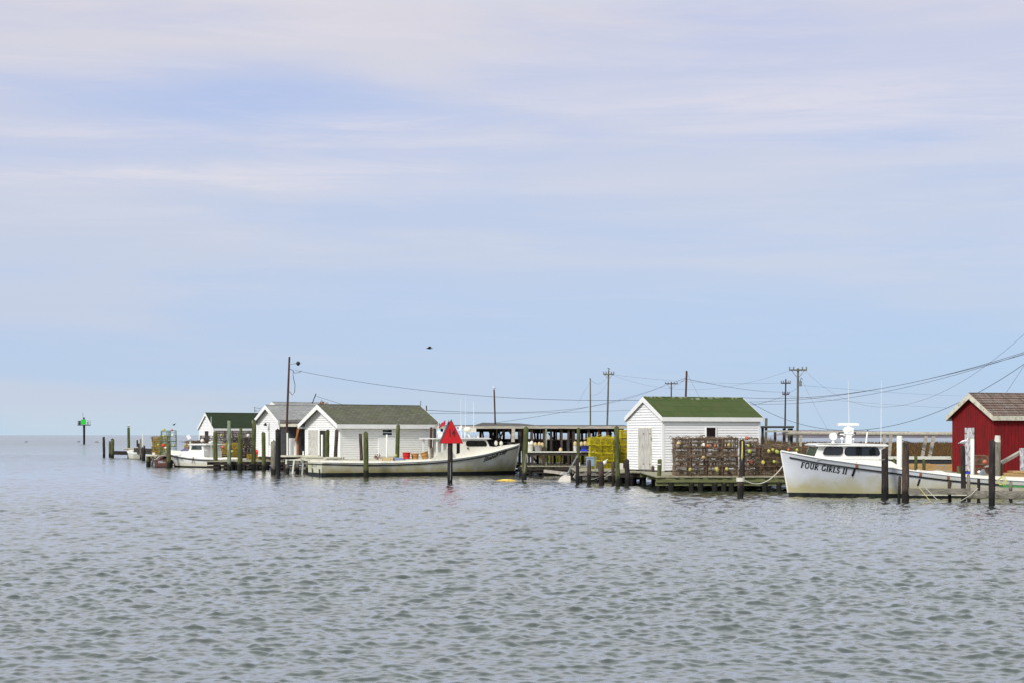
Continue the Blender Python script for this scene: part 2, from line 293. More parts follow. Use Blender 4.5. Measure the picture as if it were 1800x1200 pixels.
# ------------------------------------------------------------------ water
def make_water():
    rows = [14.3]
    while rows[-1] < 5000: y = rows[-1]; rows.append(y + max(.025, y * .0018 if y < 200 else y * .03))
    ys = np.array(rows); u = np.linspace(-.40, .40, 860)
    Yg, U = np.meshgrid(ys, u, indexing='ij'); X = U * Yg
    dy = np.gradient(ys)[:, None] * np.ones_like(X); dx = Yg * (u[1] - u[0])
    Z = np.zeros_like(X); DX = np.zeros_like(X); DY = np.zeros_like(X)
    # slow patches of stronger and weaker ripple
    g = np.zeros_like(X)
    for k in range(9):
        l = rng.uniform(9, 60); a = rng.normal(0, .35); kx = math.sin(a) * .35; ky = math.cos(a)
        g += np.cos(2*np.pi/l*(X*kx*1.2 + Yg*ky) + rng.uniform(0, 6.3)) / 3.2
    for k in range(14):      # patches that also vary sideways
        l = rng.uniform(4, 22); th = rng.uniform(-.9, .9); g += np.cos(2*np.pi/l*(X*math.sin(th) + Yg*math.cos(th)*.6) + rng.uniform(0, 6.3)) / 5.5
    gust = np.clip(.97 + .13 * g, .62, 1.3)
    calm = np.interp(Yg, [14, 24, 38, 58, 74, 100, 125, 170, 260], [.86, .92, 1.10, 1.12, .78, .55, .62, .95, 1.25])
    for k in range(96):
        lam = .065 * (1.9 / .065)**((k + rng.uniform(0, 1)) / 96)
        th = rng.normal(0.2, .75); kk = 2*np.pi/lam; kx = math.sin(th)*kk; ky = math.cos(th)*kk
        st = .0108 * min(1, (.18/lam)**.72)
        a = st * lam; ph = rng.uniform(0, 6.3)
        fil = np.clip((lam / np.maximum(dy, dx*.9) - 1.6) / 1.6, 0, 1)
        arg = kx*X + ky*Yg + ph; c = np.cos(arg) * a * fil; s_ = np.sin(arg) * a * fil
        Z += c; DX -= s_ * math.sin(th) * .72; DY -= s_ * math.cos(th) * .72
    amp = gust * calm; Z *= amp; DX *= amp; DY *= amp
    nr, nc = X.shape
    co = np.stack([X + DX, Yg + DY, Z], -1).reshape(-1, 3)
    i = np.arange(nr-1)[:, None] * nc + np.arange(nc-1)[None, :]
    q = np.stack([i, i+1, i+nc+1, i+nc], -1).reshape(-1, 4)
    n0 = len(co); E = 70000
    co = np.vstack([co, [(-E, -2000, -.3), (E, -2000, -.3), (E, E, -.3), (-E, E, -.3)]]); q = np.vstack([q, [[n0, n0+1, n0+2, n0+3]]])
    me = bpy.data.meshes.new('water'); me.vertices.add(len(co)); me.vertices.foreach_set('co', co.astype(np.float32).ravel())
    me.loops.add(q.size); me.loops.foreach_set('vertex_index', q.astype(np.int32).ravel()); me.polygons.add(len(q))
    me.polygons.foreach_set('loop_start', np.arange(0, q.size, 4, dtype=np.int32)); me.update(); me.validate(); me.shade_smooth()
    m = bpy.data.materials.new('sea_water'); m.use_nodes = True; t = m.node_tree; n = t.nodes; l = t.links; p = n['Principled BSDF']
    p.inputs['Roughness'].default_value = .05; p.inputs['IOR'].default_value = 1.5; p.inputs['Coat Weight'].default_value = 1; p.inputs['Coat Roughness'].default_value = .04; p.inputs['Coat IOR'].default_value = 1.45; CO = True
    g = n.new('ShaderNodeNewGeometry'); mpn = n.new('ShaderNodeMapping'); mpn.inputs['Scale'].default_value = (.55, 1.0, 1); l.new(g.outputs['Position'], mpn.inputs[0])
    n1 = n.new('ShaderNodeTexNoise'); n1.inputs['Scale'].default_value = 5; n1.inputs['Detail'].default_value = 5; n1.inputs['Roughness'].default_value = .62; l.new(mpn.outputs[0], n1.inputs[0])
    bp = n.new('ShaderNodeBump'); bp.inputs['Strength'].default_value = .8; bp.inputs['Distance'].default_value = .06; l.new(n1.outputs[0], bp.inputs['Height']); l.new(bp.outputs[0], p.inputs['Normal']); l.new(bp.outputs[0], p.inputs['Coat Normal'])
    sy = n.new('ShaderNodeSeparateXYZ'); l.new(g.outputs['Position'], sy.inputs[0]); mr = n.new('ShaderNodeMapRange'); mr.inputs[1].default_value = 100; mr.inputs[2].default_value = 260; mr.inputs[3].default_value = .018; mr.inputs[4].default_value = .15; l.new(sy.outputs[1], mr.inputs[0]); l.new(mr.outputs[0], bp.inputs['Distance'])
    mr2 = n.new('ShaderNodeMapRange'); mr2.inputs[1].default_value = 70; mr2.inputs[2].default_value = 420; mr2.inputs[3].default_value = .05; mr2.inputs[4].default_value = .24; l.new(sy.outputs[1], mr2.inputs[0]); l.new(mr2.outputs[0], p.inputs['Roughness']); l.new(mr2.outputs[0], p.inputs['Coat Roughness'])
    n2 = n.new('ShaderNodeTexNoise'); n2.inputs['Scale'].default_value = .05; n2.inputs['Detail'].default_value = 3; l.new(mpn.outputs[0], n2.inputs[0])
    r = n.new('ShaderNodeValToRGB'); r.color_ramp.elements[0].color = (.024, .036, .030, 1); r.color_ramp.elements[1].color = (.034, .048, .041, 1); l.new(n2.outputs[0], r.inputs[0]); l.new(r.outputs[0], p.inputs['Base Color'])
    me.materials.append(m); o = bpy.data.objects.new('water', me); S.collection.objects.link(o); structure(o)
make_water()

# ------------------------------------------------------------------ marsh and far shore
def make_marsh():
    def edge(x): return 113 + 3*math.sin(x*.31) + 2*math.sin(x*.83+1) + (4 if x > 24 else 0)
    xs = list(np.linspace(2.0, 190, 150)); b = MB(); rows = []
    for x in xs:
        y0 = edge(x) + max(0, (3-x))*6
        rows.append([(x, y0, -.3), (x, y0+.5, .12), (x, y0+3, .28), (x, 190, .32), (x, 330, .30), (x, 345, -.4)])
    for i in range(len(rows)-1):
        for j in range(5): b.add([rows[i][j], rows[i+1][j], rows[i+1][j+1], rows[i][j+1]], [(0, 1, 2, 3)])
    mat('mud', (.075, .060, .035), .95, .3, .5, world=True); structure(b.build('marsh_ground', 'mud', smooth=True))
    # grass blades
    N = 120000; t = rng.random(N); Y = 113*np.exp(t*math.log(338/113)); X = rng.uniform(-.005, .42, N)*Y + 0; X = np.where(X < 2.5, rng.uniform(2.5, 60, N), X)
    ed = 113 + 3*np.sin(X*.31) + 2*np.sin(X*.83+1) + np.where(X > 24, 4, 0); Y = np.maximum(Y, ed + .3 + rng.random(N)*2)
    pxx = X/Y*F + 900
    tall = np.exp(-((pxx-1330)/75)**2) * np.exp(-((Y-150)/26)**2)
    clump = .5 + .5*np.sin(X*.9+np.sin(Y*.21)*2)*np.sin(Y*.5+X*.13)
    H = (.50 + .35*clump)*rng.uniform(.6, 1.15, N) * (1+ .15*(Y > 250)) + tall*rng.uniform(.8, 1.5, N)
    W = (.025 + .00045*Y) * rng.uniform(.6, 1.3, N); a = rng.uniform(0, math.pi, N); lx = rng.normal(0, .14, N); ly = rng.normal(0, .14, N); z0 = .24
    v = np.empty((N, 3, 3)); v[:, 0] = np.stack([X-np.cos(a)*W, Y-np.sin(a)*W, np.full(N, z0)], -1); v[:, 1] = np.stack([X+np.cos(a)*W, Y+np.sin(a)*W, np.full(N, z0)], -1); v[:, 2] = np.stack([X+lx, Y+ly, z0+H], -1)
    me = bpy.data.meshes.new('marsh_grass'); me.vertices.add(3*N); me.vertices.foreach_set('co', v.astype(np.float32).ravel()); me.loops.add(3*N); me.loops.foreach_set('vertex_index', np.arange(3*N, dtype=np.int32)); me.polygons.add(N); me.polygons.foreach_set('loop_start', np.arange(0, 3*N, 3, dtype=np.int32)); me.update(); me.validate()
    m = bpy.data.materials.new('grass'); m.use_nodes = True; tt = m.node_tree; n = tt.nodes; l = tt.links; p = n['Principled BSDF']; p.inputs['Roughness'].default_value = .9; p.inputs['Specular IOR Level'].default_value = .1
    g = n.new('ShaderNodeNewGeometry'); s = n.new('ShaderNodeSeparateXYZ'); l.new(g.outputs['Position'], s.inputs[0])
    no = n.new('ShaderNodeTexNoise'); no.inputs['Scale'].default_value = .12; no.inputs['Detail'].default_value = 4; l.new(g.outputs['Position'], no.inputs[0])
    near = n.new('ShaderNodeMapRange'); near.inputs[1].default_value = 172; near.inputs[2].default_value = 128; l.new(math_('ADD', s.outputs[1], math_('MULTIPLY', no.outputs[0], 30, T=tt), T=tt), near.inputs[0])
    east = n.new('ShaderNodeMapRange'); east.inputs[1].default_value = 27; east.inputs[2].default_value = 20; l.new(s.outputs[0], east.inputs[0])
    fac = math_('MULTIPLY', near.outputs[0], east.outputs[0], T=tt)
    r1 = n.new('ShaderNodeValToRGB'); e = r1.color_ramp.elements; e[0].color = (.075, .042, .018, 1); e[1].color = (.16, .098, .040, 1); l.new(g.outputs['Random Per Island'], r1.inputs[0])
    r2 = n.new('ShaderNodeValToRGB'); e = r2.color_ramp.elements; e[0].color = (.07, .085, .012, 1); e[1].color = (.24, .22, .03, 1); l.new(g.outputs['Random Per Island'], r2.inputs[0])
    mx = n.new('ShaderNodeMix'); mx.data_type = 'RGBA'; l.new(fac, mx.inputs[0]); l.new(r1.outputs[0], mx.inputs[6]); l.new(r2.outputs[0], mx.inputs[7]); l.new(mx.outputs[2], p.inputs['Base Color'])
    me.materials.append(m); o = bpy.data.objects.new('marsh_grass', me); S.collection.objects.link(o)
    tag(o, 'brown and green salt marsh grass behind the docks', 'grass', kind='stuff')
    # far low wooded shore across the water
    b = MB(); Yf = 1500; xs = np.linspace(1382, 2300, 300); pr = []
    for i, px in enumerate(xs):
        h = (8.5*max(0, 1-abs(px-1410)/460)**.8 + 1.2)*max(0, min(1, (px-1382)/26)) + random.uniform(-.35, .35); pr.append(((px-900)*Yf/F, max(.3, h*Yf/F*1.0 + CAMH)))
    for i in range(len(pr)-1):
        (x0, h0), (x1, h1) = pr[i], pr[i+1]; b.add([(x0, Yf, -1), (x1, Yf, -1), (x1, Yf, h1*.6), (x0, Yf, h0*.6), (x1, Yf+25, h1), (x0, Yf+25, h0), (x1, Yf+90, h1*.8), (x0, Yf+90, h0*.8)], [(0, 1, 2, 3), (3, 2, 4, 5), (5, 4, 6, 7)])
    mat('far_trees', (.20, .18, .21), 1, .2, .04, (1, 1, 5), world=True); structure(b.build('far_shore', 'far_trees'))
make_marsh()

# ------------------------------------------------------------------ sheds
def solve(ny, pn, pf, pe, th):
    un, uf, ue = [(p-900)/F for p in (pn, pf, pe)]; nx = un*ny; c, s = math.cos(th), math.sin(th)
    return nx, (ue*ny-nx)/(c-ue*s), (nx-uf*ny)/(s+uf*c)
def shed(name, label, pn, pf, pe, ny, th, z0, ze, zr, wall, roof, trim, ov=.16, ovg=.14, course=.12, lap=.045, gr=.028, vertical=False, fascia=.17, shake=0, L=None, skirt=True, group=None, cutdoor=None):
    nx, L_, W = solve(ny, pn, pf, pe, th); L = L or L_
    rt = thing(name, label, 'shed', (nx, ny, 0), th, group)
    zf = lambda y: ze + (zr-ze)*(1-abs(y-W/2)/(W/2))
    b = MB(); core = [(0, z0), (0, ze), (W/2, zr-.02), (W, ze), (W, z0)]
    # core box
    b.slab([(.0, y, z) for y, z in core], L, (1, 0, 0))
    if vertical:      # board and groove walls
        y = 0.0
        while y < W-.02:
            y1 = min(W, y+course)-.012; 
            b.slab([(-.001, y, z0-.05), (-.001, y1, z0-.05), (-.001, y1, zf(y1)-.04)] + ([(-.001, W/2, zr-.04)] if y < W/2 < y1 else []) + [(-.001, y, zf(y)-.04)], lap, (-1, 0, 0)); y += course
        x = 0.0
        while x < L-.02: b.bb(x, min(L, x+course)-.012, -lap, .001, z0-.05, ze-.02); x += course
    else:
        z = z0
        while z < zr-.1:
            z1 = min(z+course, zr-.03)
            def half(zz): return W/2 if zz <= ze else W/2*(zr-zz)/(zr-ze)
            h0, h1 = half(z), half(z1); ya, yb = W/2-h0, W/2+h0; yc, yd = W/2-h1, W/2+h1
            for (xx, s) in ((0, -1), (L, 1)):
                zg = z+gr; b.add([(xx, ya, zg), (xx, yb, zg), (xx+s*lap, yb, zg), (xx+s*lap, ya, zg), (xx+s*lap*.75, yc, z1), (xx+s*lap*.75, yd, z1), (xx, yc, z1), (xx, yd, z1)], [(0, 1, 2, 3), (3, 2, 5, 4), (4, 5, 7, 6), (0, 3, 4, 6), (1, 2, 5, 7)])
            if z < ze-.05:
                zz1 = min(z1, ze)
                for (yy, s) in ((0, -1), (W, 1)): zg = z+gr; b.add([(0, yy, zg), (L, yy, zg), (L, yy+s*lap, zg), (0, yy+s*lap, zg), (0, yy+s*lap*.75, zz1), (L, yy+s*lap*.75, zz1), (0, yy, zz1), (L, yy, zz1)], [(0, 1, 2, 3), (3, 2, 5, 4), (4, 5, 7, 6)])
            z += course
    b.build('wall', wall, rt)
    # roof slabs
    sl = (zr-ze)/(W/2); rb = MB(); th_ = .05
    for s in (-1, 1):
        ye = W/2 + s*(W/2+ov); zee = ze - sl*ov + .03; nrm = Vector((0, s*sl, 1)).normalized()
        if shake:
            for k in range(shake):
                f0, f1 = k/shake, (k+1)/shake + .01; jit = random.uniform(-.006, .006)
                ya = ye+(W/2-ye)*f0; yb = ye+(W/2-ye)*f1; za = zee+(zr+.03-zee)*f0; zb = zee+(zr+.03-zee)*f1
                rb.slab([(-ovg, ya, za+.035+jit), (L+ovg, ya, za+.035-jit), (L+ovg, yb, zb), (-ovg, yb, zb)], .035, nrm)
        else: rb.slab([(-ovg, ye, zee), (L+ovg, ye, zee), (L+ovg, W/2, zr+.03), (-ovg, W/2, zr+.03)], th_, nrm)
    rb.tube([(-ovg, W/2, zr+.075), (L+ovg, W/2, zr+.075)], .05, 6)
    rb.build('roof', roof, rt)
    tb = MB()
    for s in (-1, 1):
        ye = W/2 + s*(W/2+ov); zee = ze - sl*ov + .03
        for xx in (-ovg-.028, L+ovg+.003): tb.slab([(xx, ye, zee-fascia*.9), (xx, ye, zee+.05), (xx, W/2, zr+.085), (xx, W/2, zr-fascia*.95)], .025, (1, 0, 0))
        tb.bb(-ovg-.002, L+ovg+.002, min(ye, ye+s*.025), max(ye, ye+s*.025), zee-fascia*.95, zee+.035)
        tb.slab([(-ovg, ye, zee-fascia*.6), (L+ovg, ye, zee-fascia*.6), (L+ovg, W/2 + s*(W/2+.022), zee-fascia*.6), (-ovg, W/2+s*(W/2+.022), zee-fascia*.6)], .015, (0, 0, 1))
    tb.build('eave_trim', trim, rt)
    if not vertical:
        for (x, y) in ((0, 0), (0, W), (L, 0), (L, W)):
            cb = MB(); sx = -1 if x == 0 else 1; sy = -1 if y == 0 else 1
            cb.bb(min(x+sx*.055, x-sx*.07), max(x+sx*.055, x-sx*.07), min(y+sy*.055, y-sy*.03), max(y+sy*.055, y-sy*.03), z0-.02, ze-.03); cb.build('corner_board', trim, rt)
    if skirt:
        k = MB(); k.bb(-.0, L, .05, W-.05, z0-.16, z0-.003); k.build('floor_beam', 'beam_dark', rt)
        for (x, y) in ((.15, .2), (L/2, .2), (L-.2, .2), (.15, W-.3), (L-.2, W-.3)):
            k = MB(); k.tube([(x, y, -1), (x, y, z0-.17)], .12, 8); k.build('post', 'pile_dark', rt)
    return rt, L, W
def door(rt, y0, y1, z0, z1, m, proud=.050, hinge=True, boards=1, name='door', split=False):
    b = MB(); n = 2 if split else 1; wd = (y1-y0)/n
    for k in range(n):
        d = MB(); d.bb(-proud-.03, -proud, y0+k*wd+.008, y0+(k+1)*wd-.008, z0, z1); o = d.build(name, m, rt)
        for zz in (z0+.25, z1-.25): h = MB(); h.bb(-proud-.04, -proud-.03, (y0+k*wd+.02) if k else (y1-.16 if not split else y0+.02), (y0+k*wd+.16) if k else (y1-.02 if not split else y0+.14), zz-.02, zz+.02); h.build('hinge', 'rust', o)
def casing(rt, y0, y1, z0, z1, m='trim_white', w=.07, proud=.075):
    b = MB(); b.bb(-proud, -.002, y0-w, y0, z0, z1+w); b.bb(-proud, -.002, y1, y1+w, z0, z1+w); b.bb(-proud, -.002, y0, y1, z1, z1+w); b.build('door_frame', m, rt)
def window(rt, x0, x1, z0, z1, sash=True, m='trim_white'):
    f = MB(); w = .055
    for a in ((x0-w, x0, z0-w, z1+w), (x1, x1+w, z0-w, z1+w), (x0, x1, z1, z1+w), (x0, x1, z0-w, z0)): f.bb(a[0], a[1], -.085, -.002, a[2], a[3])
    if sash: f.bb(x0, x1, -.066, -.058, (z0+z1)/2-.018, (z0+z1)/2+.018)
    o = f.build('window', m, rt); g = MB(); g.bb(x0, x1, -.057, -.050, z0, z1); g.build('pane', 'glass_dark', o)

# green-roofed shed
A, LA, WA = shed('white_shed', 'white clapboard shed with a bright green roof, beside brown crab pots', 1165, 1105, 1334, 80, R(25), .63, 3.17, 4.04, 'siding', 'roof_green', 'trim_white', ov=.16, ovg=.13, course=.125)
door(A, WA*.30, WA*.66, .68, 2.62, 'door_old', split=True); casing(A, WA*.30, WA*.66, .68, 2.62, 'trim_old', .05)
window(A, LA*.44, LA*.535, 2.14, 2.66, sash=False)
# olive-roofed shed
Cc, LC, WC = shed('white_shed', 'white clapboard shed with an olive shingle roof and wide rake boards, behind the long workboat', 598, 538, 761, 106, R(38), .80, 3.07, 4.15, 'siding_b', 'roof_olive', 'trim_white', ov=.30, ovg=.42, course=.142, fascia=.24)
door(Cc, WC*.62, WC*.90, .85, 2.62, 'door_old'); casing(Cc, WC*.62, WC*.90, .85, 2.62, 'trim_white', .06)
o = MB(); o.bb(-.006, -.002, 0, 0, 0, 0)
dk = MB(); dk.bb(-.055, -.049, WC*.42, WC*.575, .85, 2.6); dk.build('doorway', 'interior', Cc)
window(Cc, LC*.44, LC*.54, 2.30, 2.64)
bd = MB(); bd.bb(LC*.395, LC*.575, -.10, -.05, .95, 2.14); bd.build('leaning_panel', 'siding', Cc)
# grey-roofed front shed and the larger shed behind it
D1, LD, WD = shed('white_shed', 'white clapboard shed with a light grey shingle roof, right behind the lamp pole', 494, 455, 585, 117, R(38), .8, 3.34, 4.30, 'siding', 'roof_grey', 'trim_white', ov=.22, ovg=.36, course=.125, fascia=.2)
cs = MB(); cs.bb(-.055, -.049, WD*.55, WD*.78, .85, 2.5); cs.build('door', 'siding_b', D1)
lp = MB(); lp.tube([(-.06, WD*.50, 1.6), (-.06, WD*.50, 3.15), (-.2, WD*.50, 3.22), (-.34, WD*.50, 3.12)], .02, 6); lp.build('lamp_bracket', 'metal_grey', D1)
lp = MB(); lp.tube([(-.34, WD*.50, 3.14), (-.36, WD*.5, 2.96)], .05, 8, r1=.14); lp.build('lamp_shade', 'black_rubber', D1)
D2, _, _ = shed('white_shed', 'larger pale shed whose gable peeks out behind the grey-roofed shed', 516, 450, 607, 124, R(38), .8, 3.4, 4.66, 'siding', 'roof_grey', 'trim_white', ov=.2, ovg=.2, course=.125)
# dark green roof, far left
E, LE, WE = shed('white_shed', 'leftmost white clapboard shed, dark green roof, behind stacked crab pots', 376, 351, 466, 150, R(38), .7, 2.98, 4.2, 'siding', 'roof_darkgreen', 'trim_white', ov=.15, ovg=.15, course=.13)
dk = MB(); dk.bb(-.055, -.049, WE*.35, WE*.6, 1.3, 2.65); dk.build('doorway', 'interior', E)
# red shed, right edge
B_, LB, WB = shed('red_shed', 'dark red board shed with a weathered shake roof and a peeling white door', 1748, 1674, 1990, 72, R(19), .72, 3.15, 4.02, 'red_wall', 'roof_shake', 'trim_old', ov=.17, ovg=.20, course=.17, vertical=True, lap=.014, shake=9)
door(B_, WB*.44, WB*.66, .75, 2.62, 'door_peel')
# dark lean-to porch between the grey and olive roofs
pr = thing('lean_to_porch', 'dark open lean-to with tattered pale roof edge between two white sheds', 'porch', P(515, 806, 114).xy.to_3d())
pl = pr.location
def PL(px, py, Y): return P(px, py, Y)
b = MB(); b.slab([PL(492, 744, 113.2), PL(541, 744, 113.2), PL(541, 738, 116.5), PL(492, 739, 116.5)], .08, (0, 0, 1)); b.build('roof', 'roof_rack', pr, off=pl)
b = MB(); b.bb(-15.35, -13.6, 113.0, 113.1, P(0, 749, 113).z, P(0, 744, 113).z); b.build('fascia', 'trim_old', pr, off=pl)
b = MB()
for k in range(14): z = .85 + k*.14; b.add([(-14.4, 115.5, z), (-13.0, 115.5, z), (-13.0, 115.53, z), (-14.4, 115.53, z), (-14.4, 115.58, z+.13), (-13.0, 115.58, z+.13)], [(0, 1, 2, 3), (3, 2, 5, 4)])
b.bb(-15.6, -13.0, 115.6, 115.7, .8, 2.95); b.build('back_wall', 'dark_siding', pr, off=pl)
for px, m in ((505, 'pole_grey'), (523, 'orange_wood'), (526.5, 'beam_dark'), (493, 'beam_dark')):
    b = MB(); b.beam(P(px, 803, 113.3), P(px, 748, 113.3), .13); b.build('post', m, pr, off=pl)
b = MB(); b.beam(P(519, 775, 113.1), P(526, 749, 113.1), .1); b.build('brace', 'orange_wood', pr, off=pl)
b = MB(); b.bb(-14.95, -14.35, 114.3, 114.6, .85, 2.1); b.build('white_panel', 'siding', pr, off=pl)

# ------------------------------------------------------------------ pilings
def pile_mb(b, p, q, r, n=12, taper=.95):
    p = Vector(p); q = Vector(q); k = 9; pts = []; rr = []
    for i in range(k):
        t = i/(k-1); pts.append(p.lerp(q, t) + Vector((random.uniform(-1, 1)*r*.05, random.uniform(-1, 1)*r*.05, 0))); rr.append(r*(1-(1-taper)*t)*random.uniform(.96, 1.04))
    pts.append(q + Vector((random.uniform(-.3, .3)*r, 0, r*random.uniform(.05, .3)))); rr.append(r*random.uniform(.6, .85))
    o = len(b.v); b.tube(pts, rr, n)
    for i in range(o+n, len(b.v)): x, y, z = b.v[i]; b.v[i] = (x+random.uniform(-.05, .05)*r, y+random.uniform(-.05, .05)*r, z+(random.uniform(-.12, .12)*r if i > len(b.v)-2*n else 0))
def piling(px, top, bot, wpx, m, label, lean=0, group='wooden pilings standing along the docks', Y=None, name='piling', cat='piling'):
    Y = Y or YW(bot); base = P(px, bot, Y); base.z = 0; tp = P(px+lean, top, Y); r = wpx*Y/F/2
    tp.x += random.uniform(-.018, .018)*(tp.z); d = (tp-base).normalized(); b = MB(); pile_mb(b, base - d*(1.2/max(.5, d.z)), tp, r*random.uniform(.97, 1.05), taper=random.uniform(.86, .97))
    return solo(b, name, m, label, cat, loc=base, group=group, smooth=True)
PIL = [
 (183, 768, 803, 5.0, 'pile_dark', 'purplish dark piling standing alone, leftmost of all pilings', -1),
 (193, 775, 803, 4.0, 'pile_green', 'thin green piling leaning on a thicker one at the left dock end', 0),
 (197.5, 771, 804, 6.5, 'pile_green', 'thick green piling at the left end of the low outer beam', 0),
 (226.5, 751, 804.5, 5.2, 'pile_green', 'tall green piling with a gull on top, at the left', 0),
 (241.5, 773, 797, 3.0, 'pile_dark', 'slim dark piling just right of the gull-topped one', 0),
 (244, 779, 801, 3.6, 'pile_dark', 'short dark piling behind the slim ones by the outer white skiff', 0),
 (247.3, 771, 807, 3.0, 'pile_grey', 'slim grey piling rising in front of the outer white skiff', 0),
 (252.4, 783, 809, 6.4, 'pile_dark', 'stubby black piling right of the outer white skiff', 0),
 (260.5, 801, 819, 7.0, 'pile_green', 'short mossy yellow-green stub under the small pale table', 0),
 (297, 778, 821, 8.0, 'pile_green', 'green piling just left of the small cabin boat bow', 0),
 (270, 770, 808, 3.6, 'pile_green', 'slender green piling at the left edge of the tall pot stack', 0),
 (378.5, 759, 823.5, 7.8, 'pile_green', 'green piling standing in front of the small cabin boat', 0),
 (403, 739, 825, 6.6, 'pile_pale', 'tall green piling with a pale peeled patch, second on the left dock', .6),
 (421.5, 762, 826, 8.6, 'pile_green', 'green piling with a narrower second piling behind its top', .3),
 (445.5, 738, 825.5, 7.6, 'pile_green', 'tallest green piling, in front of the dark green roof edge', 0),
 (464, 760, 826, 7.6, 'pile_green', 'green piling before the white wall of the grey-roofed shed', 0),
 (480.5, 775, 832.5, 9.5, 'pile_grey', 'fat grey-brown piling capped with a round pale float', 0),
 (489.3, 755, 834, 8.2, 'pile_black', 'jet black square-topped piling beside the float-capped one', 0),
 (636.8, 762, 806, 6.4, 'pile_brown', 'leaning reddish-brown piling behind the green one at the workboat stern', -3),
 (643.5, 760, 837, 9.6, 'pile_green', 'stout green piling in front of the long workboat hull', -1.5),
 (697.5, 747, 812, 7.6, 'pile_green', 'green piling between the long workboat and the olive-roofed shed wall', 1.4),
 (574.5, 756, 812, 8.6, 'pile_green', 'green piling in front of the open doorway of the olive-roofed shed', 0),
 (588.3, 755, 812, 6.8, 'pile_brown', 'leaning brown piling at the corner of the olive-roofed shed', 3.6),
 (481, 752, 818, 5.4, 'pile_green', 'thin green piling rising behind the float-capped one', 0),
 (921, 751, 842, 9.6, 'pile_green', 'bright green piling just beyond the bow of the long workboat', 2.5),
 (1016.8, 752, 838, 6.0, 'pile_green', 'green piling with a rope tangle around its foot, by the yellow pots', -1),
 (1015, 806, 849, 6.6, 'pile_dark', 'dark stub under the rope-tangled green piling', 0),
 (1035.5, 809, 849, 7.6, 'pile_brown', 'short dark brown stub left of the yellow pot stack', 0),
 (1057.5, 812, 850, 10.5, 'pile_brown', 'wide brown stub below the yellow pot stack with a white buoy at its top', -1),
 (1078, 812, 850, 6.0, 'pile_brown', 'narrow brown stub tucked behind the leaning tall green piling', 0),
 (1086.2, 750, 854, 8.8, 'pile_green', 'tall leaning green piling in front of the yellow pot stack', -3.6),
 (1103.8, 808, 852, 10, 'pile_dark', 'thick black stub at the left corner of the green-roofed shed', -3),
 (1125.4, 820, 838, 7.0, 'pile_brown', 'red-brown stub before the doors of the green-roofed shed', 0),
 (1147.6, 819, 851, 6.4, 'pile_brown', 'brown stub right of the doors of the green-roofed shed', 0),
 (1157.5, 807, 861, 7.6, 'pile_green', 'green corner piling with a pale rope band at the left end of the pot dock', 1.5),
 (1301.5, 838, 873, 12, 'pile_brown', 'fat short piling with a white collar in front of the pot dock', 0),
 (1304, 774, 862, 11.5, 'pile_dark', 'thick dark piling with a hanging yellow rope in front of the brown pots', .5),
 (1555.5, 790, 876, 13.2, 'pile_dark', 'dark purple-brown piling in front of the cabin of the large white boat', -.5),
 (1580, 837, 881, 6.0, 'pile_brown', 'slim rusty stub left of the first bulkhead piling', 1.5),
 (1591.5, 778, 881.5, 13.4, 'pile_brown', 'tall grey-brown piling at the left end of the low bulkhead beam', .6),
 (1670, 846, 881, 6.0, 'pile_brown', 'small brown stub through the middle of the bulkhead beam', -2),
 (1686, 819, 872, 7.0, 'pile_green', 'short green piling just left of the gull piling', 0),
 (1694, 784, 879, 9.2, 'pile_dark', 'dark piling with a standing white gull above the bulkhead', 0),
 (1703, 834, 882, 7.0, 'pile_grey', 'short grey piling at the joint of the two bulkhead beams', 0),
 (1720, 841, 881, 5.6, 'pile_dark', 'thin dark stub right of the white plastic piling', 0),
 (1743.3, 775, 889, 12, 'pile_dark', 'large near-black piling before the red shed, nearest to the camera', 0),
 (1758, 814, 868, 8.0, 'pile_green', 'short green piling with a yellow rope coil near the green mat', 0),
 (1787, 832, 868, 5.6, 'pile_grey', 'small grey piling by the stacked lumber', 0),
]
for a in PIL:
    kw = {}
    if a[5].startswith(('leaning reddish', 'green piling between', 'green piling in front of the open', 'leaning brown')): kw['Y'] = {636.8: 99.5, 697.5: 103.2, 574.5: 102.2, 588.3: 102.6}[a[0]]
    piling(a[0], a[1], a[2], a[3], a[4], a[5], a[6], **kw)
b = MB(); pile_mb(b, P(423.5, 835, 115) , P(423.3, 752, 115), .11); solo(b, 'piling', 'pile_green', 'narrow green piling showing above a wider one on the left dock', 'piling', group='wooden pilings standing along the docks', loc=P(423.5, 823.5, 115).xy.to_3d(), smooth=True)
# white plastic pilings
for px, t0, b0, w_, Y, lb in ((1581, 765, 850, 9.5, 68, 'white plastic piling behind the stern quarter of the large white boat'), (1709.3, 770, 850, 6.6, 67.5, 'white plastic piling in front of the red shed door'), (566, 763, 815, 3.6, 103, 'thin white plastic pipe before the olive-roofed shed doorway'), (680, 763, 815, 3.2, 102.5, 'thin white plastic pipe before the olive-roofed shed window')):
    p = P(px, b0, Y); p.z = 0; b = MB(); r = w_*Y/F/2; b.tube([p-Vector((0, 0, 1)), P(px, t0, Y)], r, 14); solo(b, 'piling', 'pvc', lb, 'piling', loc=p, group='white plastic pilings', smooth=True)
